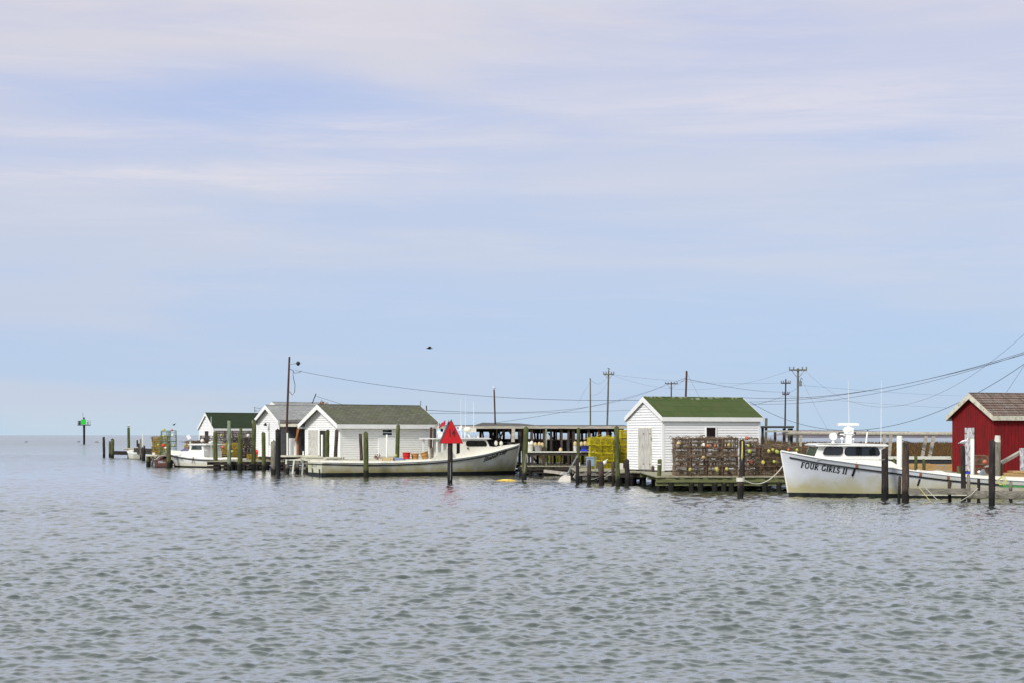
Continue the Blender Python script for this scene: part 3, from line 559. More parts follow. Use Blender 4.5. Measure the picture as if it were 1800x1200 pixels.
# float cap, collar, buckets
b = MB(); c = P(480.5, 779, 101.2); b.ball(c, .21, 12, 8, (1, 1, 1.15)); solo(b, 'float', 'float_white', 'round weathered white float capping the fat grey piling', 'float', loc=c, smooth=True)
Yc = YW(873); b = MB(); b.tube([P(1301.5, 845.5, Yc-.0), P(1301.5, 838.5, Yc)], .155, 14); solo(b, 'collar', 'tub_white', 'pale collar around the top of the fat short piling', 'collar', loc=P(1301.5, 845.5, Yc))
b = MB(); c = P(1753.5, 834, 66); pile_mb(b, Vector((c.x, c.y, -.8)), P(1754.5, 776, 66), .11); solo(b, 'post', 'pile_grey', 'leaning grey post behind the largest dark piling, with a bucket on it', 'post', loc=c, smooth=True)
b = MB(); b.tube([P(1753.2, 776.5, 66), P(1753.8, 764.5, 66)], .125, 14, r1=.10); solo(b, 'bucket', 'tub_white', 'pale bucket turned upside down on the leaning grey post', 'bucket', loc=P(1753.2, 776.5, 66), smooth=False)

# ------------------------------------------------------------------ docks
def dock(label, x0, x1, y0, y1, z, posts, planks='plank', fb='beam_grey', pm='pile_grey', name='dock', along='x', low=None):
    rt = thing(name, label, 'dock', ((x0+x1)/2, y0, 0)); off = rt.location
    b = MB(); step = .19
    if along == 'x':
        n = int((x1-x0)/step)
        for i in range(n): x = x0 + i*(x1-x0)/n; b.bb(x, x+(x1-x0)/n-.012, y0-.06+random.uniform(-.09, .05), y1, z-.04, z+random.uniform(-.006, .008))
    else:
        n = max(1, int((y1-y0)/step))
        for i in range(n): y = y0+i*(y1-y0)/n; b.bb(x0+random.uniform(-.03, .03), x1, y, y+(y1-y0)/n-.012, z-.04, z+random.uniform(-.006, .008))
    b.build('deck', planks, rt, off=off)
    for y in (y0+.05, (y0+y1)/2, y1-.1):
        b = MB(); b.bb(x0+.02, x1-.02, y-.05, y+.05, z-.24, z-.045); b.build('beam', fb, rt, off=off)
    if low:
        b = MB(); b.bb(x0, x1, y0+.10, y0+.16, low-.11, low+.06); b.build('lower_beam', fb, rt, off=off)
    for px in posts:
        for yy, mm in ((y0-.02, pm), (y1-.3, 'pile_dark')):
            x = (px-900)*y0/F; b = MB(); pile_mb(b, (x, yy+.13, -1.0), (x, yy+.13, z-.05), .115, 10); b.build('post', mm, rt, off=off, smooth=True)
    return rt
dock('mossy dock carrying the brown crab pots in front of the green-roofed shed', 5.9, 14.4, 70.2, 79, .60, (1180, 1216, 1232, 1257, 1273, 1286, 1345, 1370, 1395), 'plank', 'beam_green', 'pile_green', low=.33)
dock('dark dock under the doors of the green-roofed shed', 5.0, 12.5, 79.05, 87, .58, (1112, 1132, 1150), 'plank', 'beam_dark', 'pile_dark')
dock('low dock behind the row of brown stubs, holding yellow crab pots', 3.1, 6.6, 84, 93, .55, (1020, 1048, 1072, 1094), 'plank', 'beam_grey', 'pile_dark', low=.22)
dock('long low dock under the dark shedding tanks', .5, 6.4, 98, 112, .52, (915, 932, 957, 985, 1010, 1040), 'plank', 'beam_dark', 'pile_dark', low=.22)
dock('dark dock behind the long workboat, left of the tanks', -4, .4, 102.9, 112, .55, (790, 820, 850, 870, 885, 903), 'plank', 'beam_dark', 'pile_dark', low=.2)
dock('dock in front of the olive-roofed shed, behind the workboat', -13.6, -4.2, 102.4, 112.5, .80, (505, 522, 540, 560, 600, 640, 680, 720), 'plank_pale', 'beam_grey', 'pile_grey', low=.35)
dock('left dock with low grey planks behind the row of green pilings', -20.3, -13.7, 113.5, 121, .56, (385, 410, 430, 452, 470), 'plank', 'beam_dark', 'pile_dark', low=.2)
dock('dock around the red shed', 16.2, 27, 69.5, 80, .68, (1610, 1640, 1700, 1730, 1770, 1800), 'plank', 'beam_dark', 'pile_dark')
dock('outer dock under the leftmost mixed crab pots', -27.3, -24, 128, 135, .62, (262, 282, 300), 'plank', 'beam_dark', 'pile_dark')
dock('dock under the leftmost shed and its pot stacks', -29.5, -18, 138, 158, .66, (330, 360, 400), 'plank', 'beam_dark', 'pile_dark')
def loner(p, q, w_, h, m, name, label, cat): b = MB(); b.beam(p, q, w_, h); return solo(b, name, m, label, cat, loc=Vector(p))
loner(P(199, 795, 171), P(236, 795.5, 171), .3, .38, 'pile_dark', 'beam', 'low dark beam joining the two leftmost thick pilings', 'beam')
loner(P(238, 791, 165), P(275, 793, 152), .3, .5, 'beam_dark', 'beam', 'dark low beam running right toward the tall pot stack', 'beam')
loner(P(1593, 862.8, 58.7), P(1704, 863.2, 58.7), .12, .21, 'beam_grey', 'bulkhead_beam', 'left weathered bulkhead beam below the large white boat', 'beam')
loner(P(1701, 868, 58.2), P(1830, 869.4, 57.2), .14, .26, 'beam_grey', 'bulkhead_beam', 'right mossy bulkhead beam running out of the frame', 'beam')
loner(P(1598, 868.6, 59.6), P(1700, 869, 59.6), .08, .06, 'plank_pale', 'plank', 'thin pale plank below the left bulkhead beam', 'plank')
loner(P(1704, 858.6, 60), P(1790, 861.0, 60), .1, .14, 'beam_light', 'plank', 'pale plank behind the right bulkhead beam', 'plank')
loner(P(1010, 838.5, 86), P(1110, 843.5, 84.6), .10, .11, 'beam_light', 'log', 'pale tan log lying behind the brown stubs', 'log')
loner(P(957, 827, 96.5), P(1000, 831.8, 95.5), .14, .16, 'beam_light', 'log', 'drifted pale log under the tank dock', 'log')
loner(P(908, 845, 85.6), P(985, 845.4, 85.2), .08, .08, 'beam_light', 'boom_pipe', 'thin pale pipe floating between the yellow boom and the white float', 'pipe')
b = MB(); b.tube([P(873, 844.6, 85.4), P(884, 843.6, 85.3), P(898, 844, 85.3), P(909, 845.2, 85.3)], [.03, .07, .075, .03], 8); solo(b, 'floating_boom', 'yellow_boom', 'yellow floating boom lying on the water beside the green piling', 'boom', loc=P(873, 844.6, 85.4), smooth=True)
b = MB(); b.beam(P(919, 846, 84), P(925.4, 797, 84), .09); solo(b, 'stick', 'pile_grey', 'thin grey stick leaning against the bright green piling', 'stick', loc=P(919, 846, 84))
# white outboard-like float with frame and pole
rt = thing('mooring_float', 'small white float with a tubular frame and a leaning pole, on the water', 'float', P(990, 845, 85.2).xy.to_3d()); off = rt.location
b = MB(); b.slab([P(980, 846.5, 85), P(986, 838, 85), P(992, 834.5, 85), P(1003, 835.5, 85), P(1003, 846.5, 85)], .4, (0, 1, 0)); b.build('float_body', 'float_white', rt, off=off)
b = MB(); b.tube([P(984, 833, 85.2), P(990, 830, 85.2), P(1000, 830, 85.2), P(1002, 833, 85.2), P(992, 835, 85.2), P(984, 833, 85.2)], .022, 6); b.build('frame', 'metal_grey', rt, off=off)
b = MB(); b.tube([P(995, 836, 85.2), P(1015, 800, 86)], .035, 6); b.build('pole', 'metal_grey', rt, off=off)
# white trestle boards left of the workboat stern
rt = thing('trestle_bench', 'long pale bench on thin white legs left of the workboat stern', 'bench', P(515, 806, 100.5).xy.to_3d()); off = rt.location
b = MB(); b.bb(-13.65, -11.4, 100.2, 100.9, 1.02, 1.12); b.bb(-12.4, -9.9, 100.0, 100.8, .86, 1.0); b.bb(-12.1, -11.1, 99.95, 100.02, .98, 1.06); b.bb(-10.9, -10.0, 99.93, 100.0, .94, 1.03); b.build('bench_top', 'plank_pale', rt, off=off)
for p1, p2 in (((505, 760), (505, 800)), ((518.5, 784), (518.5, 802)), ((533, 792), (533, 805)), ((517, 808), (514, 832)), ((533, 808), (531, 833)), ((503, 806), (503, 815)), ((530, 806), (530, 812))):
    b = MB(); b.beam(P(*p1, 100.4), P(*p2, 100.4), .085); b.build('leg', 'pvc', rt, off=off)

# ------------------------------------------------------------------ long roofed shedding rack
rt = thing('roofed_rack', 'long low weathered open roof on many posts over dark tanks', 'open shelter', (1, 100, 0)); off = rt.location
zr0 = P(0, 749.5, 101).z
b = MB(); b.slab([(-4.6, 101, zr0+.02), (7.0, 101, zr0), (7.0, 107, zr0+.10), (-4.6, 107, zr0+.10)], .05, (0, 0, 1)); b.slab([(-2.4, 107, zr0+.08), (1.6, 107, zr0+.08), (.6, 110, zr0+.22), (-1.9, 110, zr0+.28)], .05, (0, 0, 1)); b.build('roof', 'roof_rack', rt, off=off)
b = MB(); b.bb(-4.6, 7.0, 100.93, 100.99, zr0-.10, zr0+.05); b.build('fascia', 'beam_light', rt, off=off)
b = MB(); b.bb(-2.6, 7.0, 106.9, 107.0, zr0-.28, zr0+.0); b.bb(-4.4, -.2, 103.9, 104, zr0-.10, zr0); b.build('rear_beam', 'beam_dark', rt, off=off)
for i, px in enumerate((757, 763, 776, 861, 874, 904, 913, 936, 955.5, 969, 987, 999, 1009, 1036, 1053, 1067, 1094)):
    b = MB(); Yp = 103.2 if px < 912 else 101.2; xx = (px-900)*Yp/F; b.beam((xx, Yp, .4), (xx+random.uniform(-.05, .05), Yp, zr0-.01 if px < 912 else zr0-.13), random.choice((.13, .15, .17))); b.build('post', random.choice(('pole_brown', 'beam_dark', 'pile_brown')), rt, off=off)
for px in (845, 866, 884, 897, 922, 945, 975, 1002, 1024, 1044, 1075):
    b = MB(); xx = (px-900)*107/F; b.beam((xx, 107.1, .4), (xx+random.uniform(-.15, .15), 107.1, zr0), .15); b.build('post', 'beam_dark', rt, off=off)
for p1, p2 in (((875, 775), (888, 752)), ((913, 790), (921, 753)), ((893, 753), (906, 775)), ((964, 760), (974, 772)), ((1053, 752), (1076, 762))):
    b = MB(); b.beam(P(*p1, 102), P(*p2, 102), .10); b.build('brace', 'pole_brown', rt, off=off)
b = MB(); b.beam(P(901.5, 776, 100.6), P(902.5, 752, 100.6), .2, .1); b.build('pale_post', 'beam_light', rt, off=off)
b = MB(); b.beam(P(960, 822, 99.5), P(960, 751, 99.5), .09); b.build('pale_post', 'pile_pale', rt, off=off)
for k in range(22):
    px = 852+k*11.3+random.uniform(-4, 4); Yk = random.choice((103, 105, 109)); b = MB(); dx = random.choice((0, 0, random.uniform(-9, 9)))
    b.beam(P(px, 792, Yk), P(px+dx, 753, Yk), random.uniform(.07, .13)); b.build('post' if dx == 0 else 'brace', random.choice(('beam_dark', 'pole_brown', 'pile_grey')), rt, off=off)
for px, py, wx in ((868, 757, 9), (897, 755.5, 12), (930, 756, 10), (948, 757.5, 14), (983, 756, 9), (1004, 757, 16), (1024, 758, 18), (1048, 756, 14)):
    b = MB(); b.beam(P(px-wx, py, 106), P(px+wx, py+random.uniform(-1.5, 1.5), 106), .1, .22); b.build('hanging_board', 'beam_dark', rt, off=off)
# tanks on the rack : table height
def tank(label, x0, x1, y0, y1, z0, z1, m='tank_dark', rim='beam_light', legs=True, group=None):
    rt = thing('holding_tank', label, 'tank', ((x0+x1)/2, y0, z0)); off = rt.location
    b = MB(); t = .05; b.bb(x0, x1, y0, y0+t, z0, z1); b.bb(x0, x1, y1-t, y1, z0, z1); b.bb(x0, x0+t, y0+t, y1-t, z0, z1); b.bb(x1-t, x1, y0+t, y1-t, z0, z1); b.bb(x0+t, x1-t, y0+t, y1-t, z0, z0+t)
    x = x0
    while x < x1: b.bb(x, x+.05, y0-.03, y0-.001, z0, z1-.03); x += .6
    b.build('tank_body', m, rt, off=off)
    b = MB(); b.bb(x0-.03, x1+.03, y0-.05, y0+.06, z1, z1+.05); b.bb(x0-.03, x1+.03, y1-.06, y1+.05, z1, z1+.05); b.bb(x0-.03, x0+.06, y0+.06, y1-.06, z1, z1+.05); b.bb(x1-.06, x1+.03, y0+.06, y1-.06, z1, z1+.05); b.build('rim', rim, rt, off=off)
    if legs:
        for xx in (x0+.1, (x0+x1)/2, x1-.1):
            for yy in (y0+.15, y1-.15): b = MB(); b.beam((xx, yy, .5), (xx, yy, z0), .1); b.build('leg', 'beam_dark', rt, off=off)
    return rt
tank('long brown-sided holding tank with a white rim, in the front row under the rack', .88, 4.9, 99.0, 100.1, 1.12, 1.30, 'orange_wood' if False else 'beam_dark', 'pvc')
tank('dark holding tank in the second row, left part of the rack', -2.9, .75, 103.6, 105.2, 1.35, 1.82)
tank('dark holding tank in the second row, middle of the rack', .95, 3.3, 103.6, 105.2, 1.3, 1.98)
tank('dark holding tank in the second row, right part of the rack', 3.45, 5.2, 103.6, 105.2, 1.3, 1.88)
tank('dark holding tank in the rear row behind the workboat cabin', -4.2, 0.4, 108.8, 110.2, 1.25, 2.02)
tank('dark holding tank in the rear row, right of the bright green piling', 1.0, 6.0, 108.8, 110.2, 1.25, 2.02)
tank('holding tank with a white rim behind the large white boat, nearer one', 17.5, 20.3, 79.0, 80.2, .72, 1.18, 'tank_dark', 'pvc')
tank('holding tank with a white rim behind the large white boat, farther one', 17.6, 21.6, 83.3, 84.6, .80, 1.20, 'tank_dark', 'pvc')
b = MB(); b.bb(19.0, 20.4, 77.9, 78.0, .66, .98); b.bb(18.0, 19.2, 78.3, 78.4, .66, 1.0); solo(b, 'plywood_panel', 'lumber', 'tan plywood panel standing beyond the stern deck of the large boat', 'panel', loc=(19.4, 78, .66))

# containers and floats on tank tops
def tub(label, px, py, Y, wpx, hpx, m, cat='tub', name='tub', tilt=0, n=14):
    s = Y/F; r = wpx*s/2; h = hpx*s; base = P(px, py, Y); b = MB()
    b.tube([(0, 0, 0), (0, 0, h)], r*.86, n, r1=r); b.tube([(0, 0, h-.02), (0, 0, h+.012)], r*1.06, n)
    if tilt: b.xf(Matrix.Rotation(tilt, 4, 'Y'))
    o = b.build(name, m); o.location = base; return tag(o, label, cat)
def pile_of_floats(label, px, py, Y, n, wpx, hpx, m='float_tan'):
    b = MB(); s = Y/F; base = P(px, py, Y)
    for k in range(n): b.ball((random.uniform(-.5, .5)*wpx*s, random.uniform(-.12, .12), random.uniform(.05, 1)*hpx*s), .085, 8, 6, (1, 1, random.choice((1, 1.5))))
    o = b.build('floats', m, smooth=True); o.location = base; return tag(o, label, 'floats', kind=None)
tub('white tub heaped with pale floats, right of the bright green piling', 932, 792, 99.2, 12, 12, 'tub_white'); tub('grey tub with tan floats beside the white tub', 946, 792, 99.2, 14, 10, 'tub_grey')
tub('small white bucket under tan floats on the tank rim', 1011, 792, 99.2, 6.5, 9, 'tub_white', 'bucket', 'bucket'); tub('dark blue tub with tan floats next to the yellow pots', 1028, 792, 99.2, 15, 9, 'tub_blue')
flt = [(929, 780, 99.2, 'pale pink float on the white tub, left', 'float_white'), (934.5, 778.5, 99.2, 'pale pink float standing highest on the white tub', 'float_white'), (941, 781, 99.2, 'tan float on the left of the grey tub', 'float_tan'), (948, 780.5, 99.2, 'tan float in the middle of the grey tub', 'float_tan'), (953, 781.5, 99.2, 'tan float on the right of the grey tub', 'float_tan'), (1011, 779.5, 99.2, 'tan float standing on the small white bucket', 'float_tan'), (1022, 780, 99.2, 'tan float leftmost of three on the dark blue tub', 'float_tan'), (1028.5, 779, 99.2, 'tan float central of three on the dark blue tub', 'float_tan'), (1034, 780, 99.2, 'tan float rightmost of three on the dark blue tub', 'float_tan'), (985.5, 790.5, 99.2, 'small orange-tan float lying alone on the white tank rim', 'float_tan'), (872, 778, 101.5, 'pale float lying on the rear tank above the foredeck', 'float_white'), (881, 778.5, 101.5, 'pale float to the right of another above the workboat foredeck', 'float_white')]
for px, py, Y, lb, m in flt:
    b = MB(); b.ball((0, 0, 0), .12, 9, 7, (.95, .95, 1.3), .04); o = b.build('float', m, smooth=True); o.location = P(px, py, Y); tag(o, lb, 'float')
b = MB(); b.slab([P(1020, 792, 98.8), P(1034, 792, 98.8), P(1032, 789.5, 98.8), P(1022, 787.5, 98.8)], .2, (0, 1, 0)); solo(b, 'tarp', 'tarp_blue', 'bright blue folded tarp in front of the dark blue tub', 'tarp', loc=P(1020, 792, 98.8))
b = MB(); c = P(1037.5, 818, 88.5); b.bb(c.x-.2, c.x+.2, c.y, c.y+.5, c.z, c.z+.42); b.bb(c.x-.23, c.x+.23, c.y-.03, c.y+.53, c.z+.42, c.z+.47); solo(b, 'bin', 'bin_blue', 'pale blue plastic bin below the yellow pot stack', 'bin', loc=c)
b = MB(); b.beam(P(1046, 840, 88), P(1046, 802, 88), .12); solo(b, 'post', 'pile_pale', 'square pale green post right of the blue bin', 'post', loc=P(1046, 840, 88))
b = MB(); b.ball((0, 0, 0), .10, 9, 7, (1, 1, 1.5)); b.tube([(0, 0, .1), (0, 0, .25)], .025, 6); o = b.build('float', 'float_white', smooth=True); o.location = P(1062, 813, 82); o.rotation_euler = (0, R(40), 0); tag(o, 'white and pink bullet float hanging at the wide brown stub', 'float')
b = MB(); c = P(1091, 826, 84.5); b.bb(c.x-.1, c.x+.12, c.y, c.y+.25, .6, c.z+.36); solo(b, 'jug', 'tub_white', 'white jug standing between the leaning piling and the shed', 'jug', loc=(c.x, c.y, .6))

# ------------------------------------------------------------------ racks of poles to the right
rt = thing('pipe_rack', 'long pale rail carried on thin slanted posts over the marsh edge', 'rail', (18, 92, 0)); off = rt.location
b = MB(); b.tube([P(1378, 760.5, 96), P(1500, 761, 94), P(1600, 761.6, 92), P(1720, 762, 90)], .115, 8); b.build('rail', 'beam_light', rt, off=off, smooth=True)
for (p1, p2, w_) in (((1405.5, 812), (1408, 764), .12), ((1553, 800), (1555, 764), .14), ((1562, 815), (1566, 764), .16), ((1619.5, 812), (1628, 765), .17), ((1632, 812), (1641.5, 765), .17)):
    b = MB(); q1 = P(*p1, 92.5); b.beam(q1, P(*p2, 92.5), w_, .12); b.build('post', 'beam_light', rt, off=off)
rt = thing('roofed_rack', 'short thin dark roof on posts just right of the green-roofed shed', 'open shelter', (14, 98, 0)); off = rt.location
b = MB(); b.slab([P(1325, 751.5, 96), P(1395, 751.5, 96), P(1396, 749.5, 99), P(1325, 749.5, 99)], .06, (0, 0, 1)); b.build('roof', 'beam_dark', rt, off=off)
for px, t, bt, m in ((1340.5, 751, 790, 'beam_dark'), (1347, 734, 790, 'pole_grey'), (1362.5, 755, 790, 'pile_brown'), (1378, 752, 790, 'pile_brown'), (1387, 752, 790, 'pile_grey'), (1391.5, 752, 790, 'beam_dark')):
    b = MB(); b.beam(P(px-1 if t == 734 else px, bt, 96.3), P(px, t, 96.3), .13); b.build('post', m, rt, off=off)
b = MB(); b.beam(P(1345, 757, 95.8), P(1400, 757, 95.8), .1, .1); b.build('rail', 'beam_light', rt, off=off)

# ------------------------------------------------------------------ boats
class Hull:
    def __init__(s, L, B, sheer, rake=.9, bow_full=1.0, depth=.45, stern=.80):
        s.L, s.B, s.rake, s.depth = L, B, rake, depth
        s.zs = smooth([a for a, _ in sheer], [b for _, b in sheer])
        s.b_ = smooth([0, .08, .25, .45, .62, .76, .86, .93, .98, 1.0], [stern, stern+.07, .97, 1.0, .99, .95, .84, .62, .27, .02])
        s.r_ = smooth([0, .4, .6, .75, .87, .95, 1], [.90, .90, .84, .68, .42, .18, .02])
        s.zb = float(s.zs(1.0))
    def b(s, t): return float(s.b_(t))*s.B
    def bc(s, t): return s.b(t)*float(s.r_(t)) + .012
    def pt(s, t, z, sg, out=0):
        zs = float(s.zs(t)); zc = -.12; v = max(0, min(1.05, (z-zc)/(zs-zc))); p = 1.0 + .7*max(0, t-.5)
        y = s.bc(t) + (s.b(t)-s.bc(t))*v**p
        x = t*s.L - s.rake*t**6*(1 - z/s.zb)
        return Vector((x, sg*(y+out), z))
    def t_of(s, x, z):
        t = x/s.L
        for _ in range(8): t = (x + s.rake*max(0, t)**6*(1 - z/s.zb))/s.L
        return t
    def build(s, rt, mh, mtrans, boot=.13, rail_dz=.15, cock=.55, sole=.3, deckm='deck_cream', stripe='black_rubber', railr=.028, transom_rake=.0):
        T = [i/56 for i in range(57)]; b = MB()
        def strip(b, za, zb_, n, out=0, sgs=(-1, 1), cap=True):
            for sg in sgs:
                vs = []; 
                for t in T:
                    a, c = za(t), zb_(t); vs += [s.pt(t, a+(c-a)*k/n, sg, out) for k in range(n+1)]
                b.add(vs, [(i*(n+1)+k, (i+1)*(n+1)+k, (i+1)*(n+1)+k+1, i*(n+1)+k+1) for i in range(len(T)-1) for k in range(n)])
        strip(b, lambda t: boot, lambda t: float(s.zs(t)), 8)
        b.add([s.pt(1, boot, -1), s.pt(1, boot, 1), s.pt(1, s.zb, 1), s.pt(1, s.zb, -1)], [(0, 1, 2, 3)])
        b.build('hull', mh, rt, smooth=True)
        b = MB(); n = 8; z0, z1 = boot, float(s.zs(0)); vs = []
        for k in range(n+1):
            z = z0+(z1-z0)*k/n; vs += [s.pt(0, z, -1)-Vector((.001, 0, 0)), s.pt(0, z, 1)-Vector((.001, 0, 0))]
        b.add(vs, [(2*k, 2*k+1, 2*k+3, 2*k+2) for k in range(n)]); b.build('transom', mtrans, rt)
        b = MB(); strip(b, lambda t: -.35, lambda t: boot, 3, .004)
        b.add([s.pt(0, -.35, -1), s.pt(0, -.35, 1), s.pt(0, boot, 1, .004), s.pt(0, boot, -1, .004)], [(0, 1, 2, 3)]); b.build('bottom_paint', 'bottom_black', rt)
        if stripe:
            b = MB()
            for sg in (-1, 1): b.tube([s.pt(t, float(s.zs(t))-rail_dz*(1-.4*max(0, .3-t)), sg, .012) for t in T[:-1]], railr, 6)
            b.tube([s.pt(0, float(s.zs(0))-rail_dz, -1), s.pt(0, float(s.zs(0))-rail_dz, 1)], railr, 6)
            b.build('rub_rail', stripe, rt)
        b = MB()
        for sg in (-1, 1): b.tube([s.pt(t, float(s.zs(t)), sg, .0) for t in T], .03, 6)
        b.build('gunwale', 'gel_white', rt, smooth=True)
        # decks
        b = MB(); vs = []; f = []; N = 6; TD = [t for t in T if t >= cock]
        for t in TD:
            zz = float(s.zs(t)); hb = s.b(t)
            for k in range(N+1): y = hb*(2*k/N-1); vs.append((s.pt(t, zz, 1).x, y, zz + .05*(1-(y/max(hb, .05))**2) - .005))
        f = [(i*(N+1)+k, (i+1)*(N+1)+k, (i+1)*(N+1)+k+1, i*(N+1)+k+1) for i in range(len(TD)-1) for k in range(N)]; b.add(vs, f)
        TC = [t for t in T if t <= cock+.02]; wd = .36
        for sg in (-1, 1):
            vs = []
            for t in TC: zz = float(s.zs(t)); hb = s.b(t); x = t*s.L; vs += [(x, sg*hb, zz), (x, sg*(hb-wd), zz+.012), (x, sg*(hb-wd), zz+.10), (x, sg*(hb-wd-.04), zz+.10), (x, sg*(hb-wd-.04), sole)]
            b.add(vs, [(i*5+k, (i+1)*5+k, (i+1)*5+k+1, i*5+k+1) for i in range(len(TC)-1) for k in range(4)])
        zz = float(s.zs(0)); b.bb(.0, .5, -s.b(0)+.01, s.b(0)-.01, zz-.03, zz+.004)
        b.build('deck', deckm, rt)
        b = MB(); vs = []
        for t in TC: vs += [(t*s.L, -s.b(t)+.2, sole), (t*s.L, s.b(t)-.2, sole)]
        b.add(vs, [(2*i, 2*i+2, 2*i+3, 2*i+1) for i in range(len(TC)-1)]); b.build('cockpit_floor', 'tub_grey', rt)
    def text(s, rt, vs, fs, x0, z0, sc, sg, dirx, slope, m, name='lettering'):
        out = []
        for u, v in vs:
            x = x0 + dirx*u*sc; z = z0 + v*sc + slope*u*sc; t = s.t_of(x, z); out.append(s.pt(t, z, sg, .010))
        b = MB(); b.add(out, fs); o = b.build(name, m, rt); return o
def rrect(x0, x1, z0, z1, r, sk=0, n=5, skr=0):
    """rounded window outline; sk shears the front (x1) edge, skr the rear"""
    pts = []
    for (cx, cz, a0) in ((x1-r, z1-r, 0), (x0+r, z1-r, 90), (x0+r, z0+r, 180), (x1-r, z0+r, 270)):
        for k in range(n+1): a = R(a0 + 90*k/n); x = cx+r*math.cos(a); z = cz+r*math.sin(a); f = (x-x0)/(x1-x0); h = (z1-z)/(z1-z0); pts.append((x + sk*f*h + skr*(1-f)*h, z))
    return pts
def window_side(rt, pts, ysurf, sg, frame='black_rubber', pane='glass_cabin', fw=.035, name='window'):
    cx = sum(p[0] for p in pts)/len(pts); cz = sum(p[1] for p in pts)/len(pts); b = MB(); xa_, xb_ = min(p[0] for p in pts), max(p[0] for p in pts)
    ya_, yb_ = (ysurf(xa_), ysurf(xb_)) if callable(ysurf) else (ysurf, ysurf); Yf_ = lambda x: sg*(ya_+(yb_-ya_)*(x-xa_)/(xb_-xa_)+.012)
    def sc(p, d): dx, dz = p[0]-cx, p[1]-cz; L = math.hypot(dx, dz); return (p[0]+dx/L*d, p[1]+dz/L*d)
    outer = [sc(p, fw) for p in pts]; n = len(pts); vs = [(x, Yf_(x)+sg*.014, z) for x, z in outer] + [(x, Yf_(x)+sg*.014, z) for x, z in pts] + [(x, Yf_(x)-.02*sg, z) for x, z in outer]
    b.add(vs, [(i, (i+1) % n, n+(i+1) % n, n+i) for i in range(n)] + [(i, (i+1) % n, 2*n+(i+1) % n, 2*n+i) for i in range(n)]); o = b.build(name, frame, rt)
    g = MB(); g.add([(x, Yf_(x)+sg*.008, z) for x, z in pts], [tuple(range(n))]); g.build('pane', pane, o)
def taper_cabin(rt, prof, y, name, m, wf=None):
    w_ = wf or (lambda x: y); n = len(prof); b = MB()
    q = []                                            # subdivide so the sides can follow the hull's taper
    for i in range(n):
        (x0, z0), (x1, z1) = prof[i], prof[(i+1) % n]
        for k in range(6): q.append((x0+(x1-x0)*k/6, z0+(z1-z0)*k/6))
    n = len(q); b.add([(x, -w_(x), z) for x, z in q] + [(x, w_(x), z) for x, z in q], [(i, (i+1) % n, n+(i+1) % n, n+i) for i in range(n)])
    c = len(b.v); cx = sum(x for x, _ in q)/n; cz = sum(z for _, z in q)/n
    b.v += [(cx, -w_(cx), cz), (cx, w_(cx), cz)]; b.f += [(i, (i+1) % n, c) for i in range(n)] + [(n+i, n+(i+1) % n, c+1) for i in range(n)]
    return b.build(name, m, rt)

def scribble(n, seed):
    """worn lettering too faded to read: short slanted strokes in a row"""
    rd = random.Random(seed); vs = []; fs = []
    for k in range(n):
        if rd.random() < .12: continue
        x = k*.5; o = len(vs); h = rd.choice((.55, .6, .9)); sk = rd.uniform(.0, .2)
        for (a, c, d, e2) in ((x, 0, x+sk, h), (x+sk, h*rd.uniform(.5, 1), x+.32, h*rd.uniform(0, .6))):
            o = len(vs); vs += [(a, c), (a+.11, c), (d+.11, e2), (d, e2)]; fs.append((o, o+1, o+2, o+3))
    return vs, fs
# stroke letters with serifs
def serif_text(txt, th=.25, tn=.11, sp=.16):
    G = {}
    def arc(cx, cy, rx, ry, a0, a1, n=12): return [(cx+rx*math.cos(R(a0+(a1-a0)*k/n)), cy+ry*math.sin(R(a0+(a1-a0)*k/n))) for k in range(n+1)]
    sf = lambda x, y, w=.34: ([(x-w/2, y), (x+w/2, y)], tn)
    G['F'] = (.62, [([(.16, 0), (.16, 1)], th), ([(.05, .96), (.58, .96)], tn), ([(.58, .97), (.58, .76)], tn), ([(.16, .52), (.45, .52)], tn), ([(.45, .42), (.45, .63)], tn), sf(.16, .04)])
    G['O'] = (.86, [(arc(.43, .5, .33, .45, 0, 360, 24), .2)])
    G['U'] = (.84, [([(.18, 1), (.18, .35)] + arc(.42, .33, .24, .28, 180, 360, 10) + [(.66, .35), (.66, 1)], .2), sf(.18, .96), sf(.66, .96, .26)])
    G['R'] = (.76, [([(.16, 0), (.16, 1)], th), ([(.05, .93), (.36, .93)] + arc(.36, .72, .23, .21, 90, -90, 8) + [(.16, .51)], .15), ([(.34, .46), (.66, .03)], .19), sf(.16, .04), sf(.68, .04, .2)])
    G['G'] = (.86, [(arc(.44, .5, .34, .45, 50, 335, 20), .2), ([(.76, .05), (.76, .42)], .2), ([(.58, .42), (.88, .42)], tn)])
    G['I'] = (.40, [([(.2, 0), (.2, 1)], th), sf(.2, .04, .36), sf(.2, .96, .36)])
    G['L'] = (.62, [([(.16, 0), (.16, 1)], th), ([(.05, .045), (.56, .045)], .1), ([(.56, .03), (.56, .27)], tn), sf(.16, .96, .3)])
    G['S'] = (.62, [(arc(.31, .73, .2, .22, 35, 270, 12) + arc(.31, .27, .22, .24, 90, -145, 12), .2), ([(.5, .72), (.5, .95)], tn), ([(.09, .05), (.09, .28)], tn)])
    G[' '] = (.42, [])
    vs = []; fs = []; x = 0
    for c in txt:
        w_, st = G[c]
        for pts, t in st:
            n = len(pts); o = len(vs)
            for i, p in enumerate(pts):
                a = Vector(pts[max(i-1, 0)]); c_ = Vector(pts[min(i+1, n-1)]); d = (c_-a).normalized(); nn = Vector((-d.y, d.x))*t/2; q = Vector(p); vs += [tuple(q+nn+Vector((x, 0))), tuple(q-nn+Vector((x, 0)))]
            fs += [(o+2*i, o+2*i+1, o+2*i+3, o+2*i+2) for i in range(n-1)]
        x += w_ + sp*.55
    return [(a, b_) for a, b_ in vs], fs, x

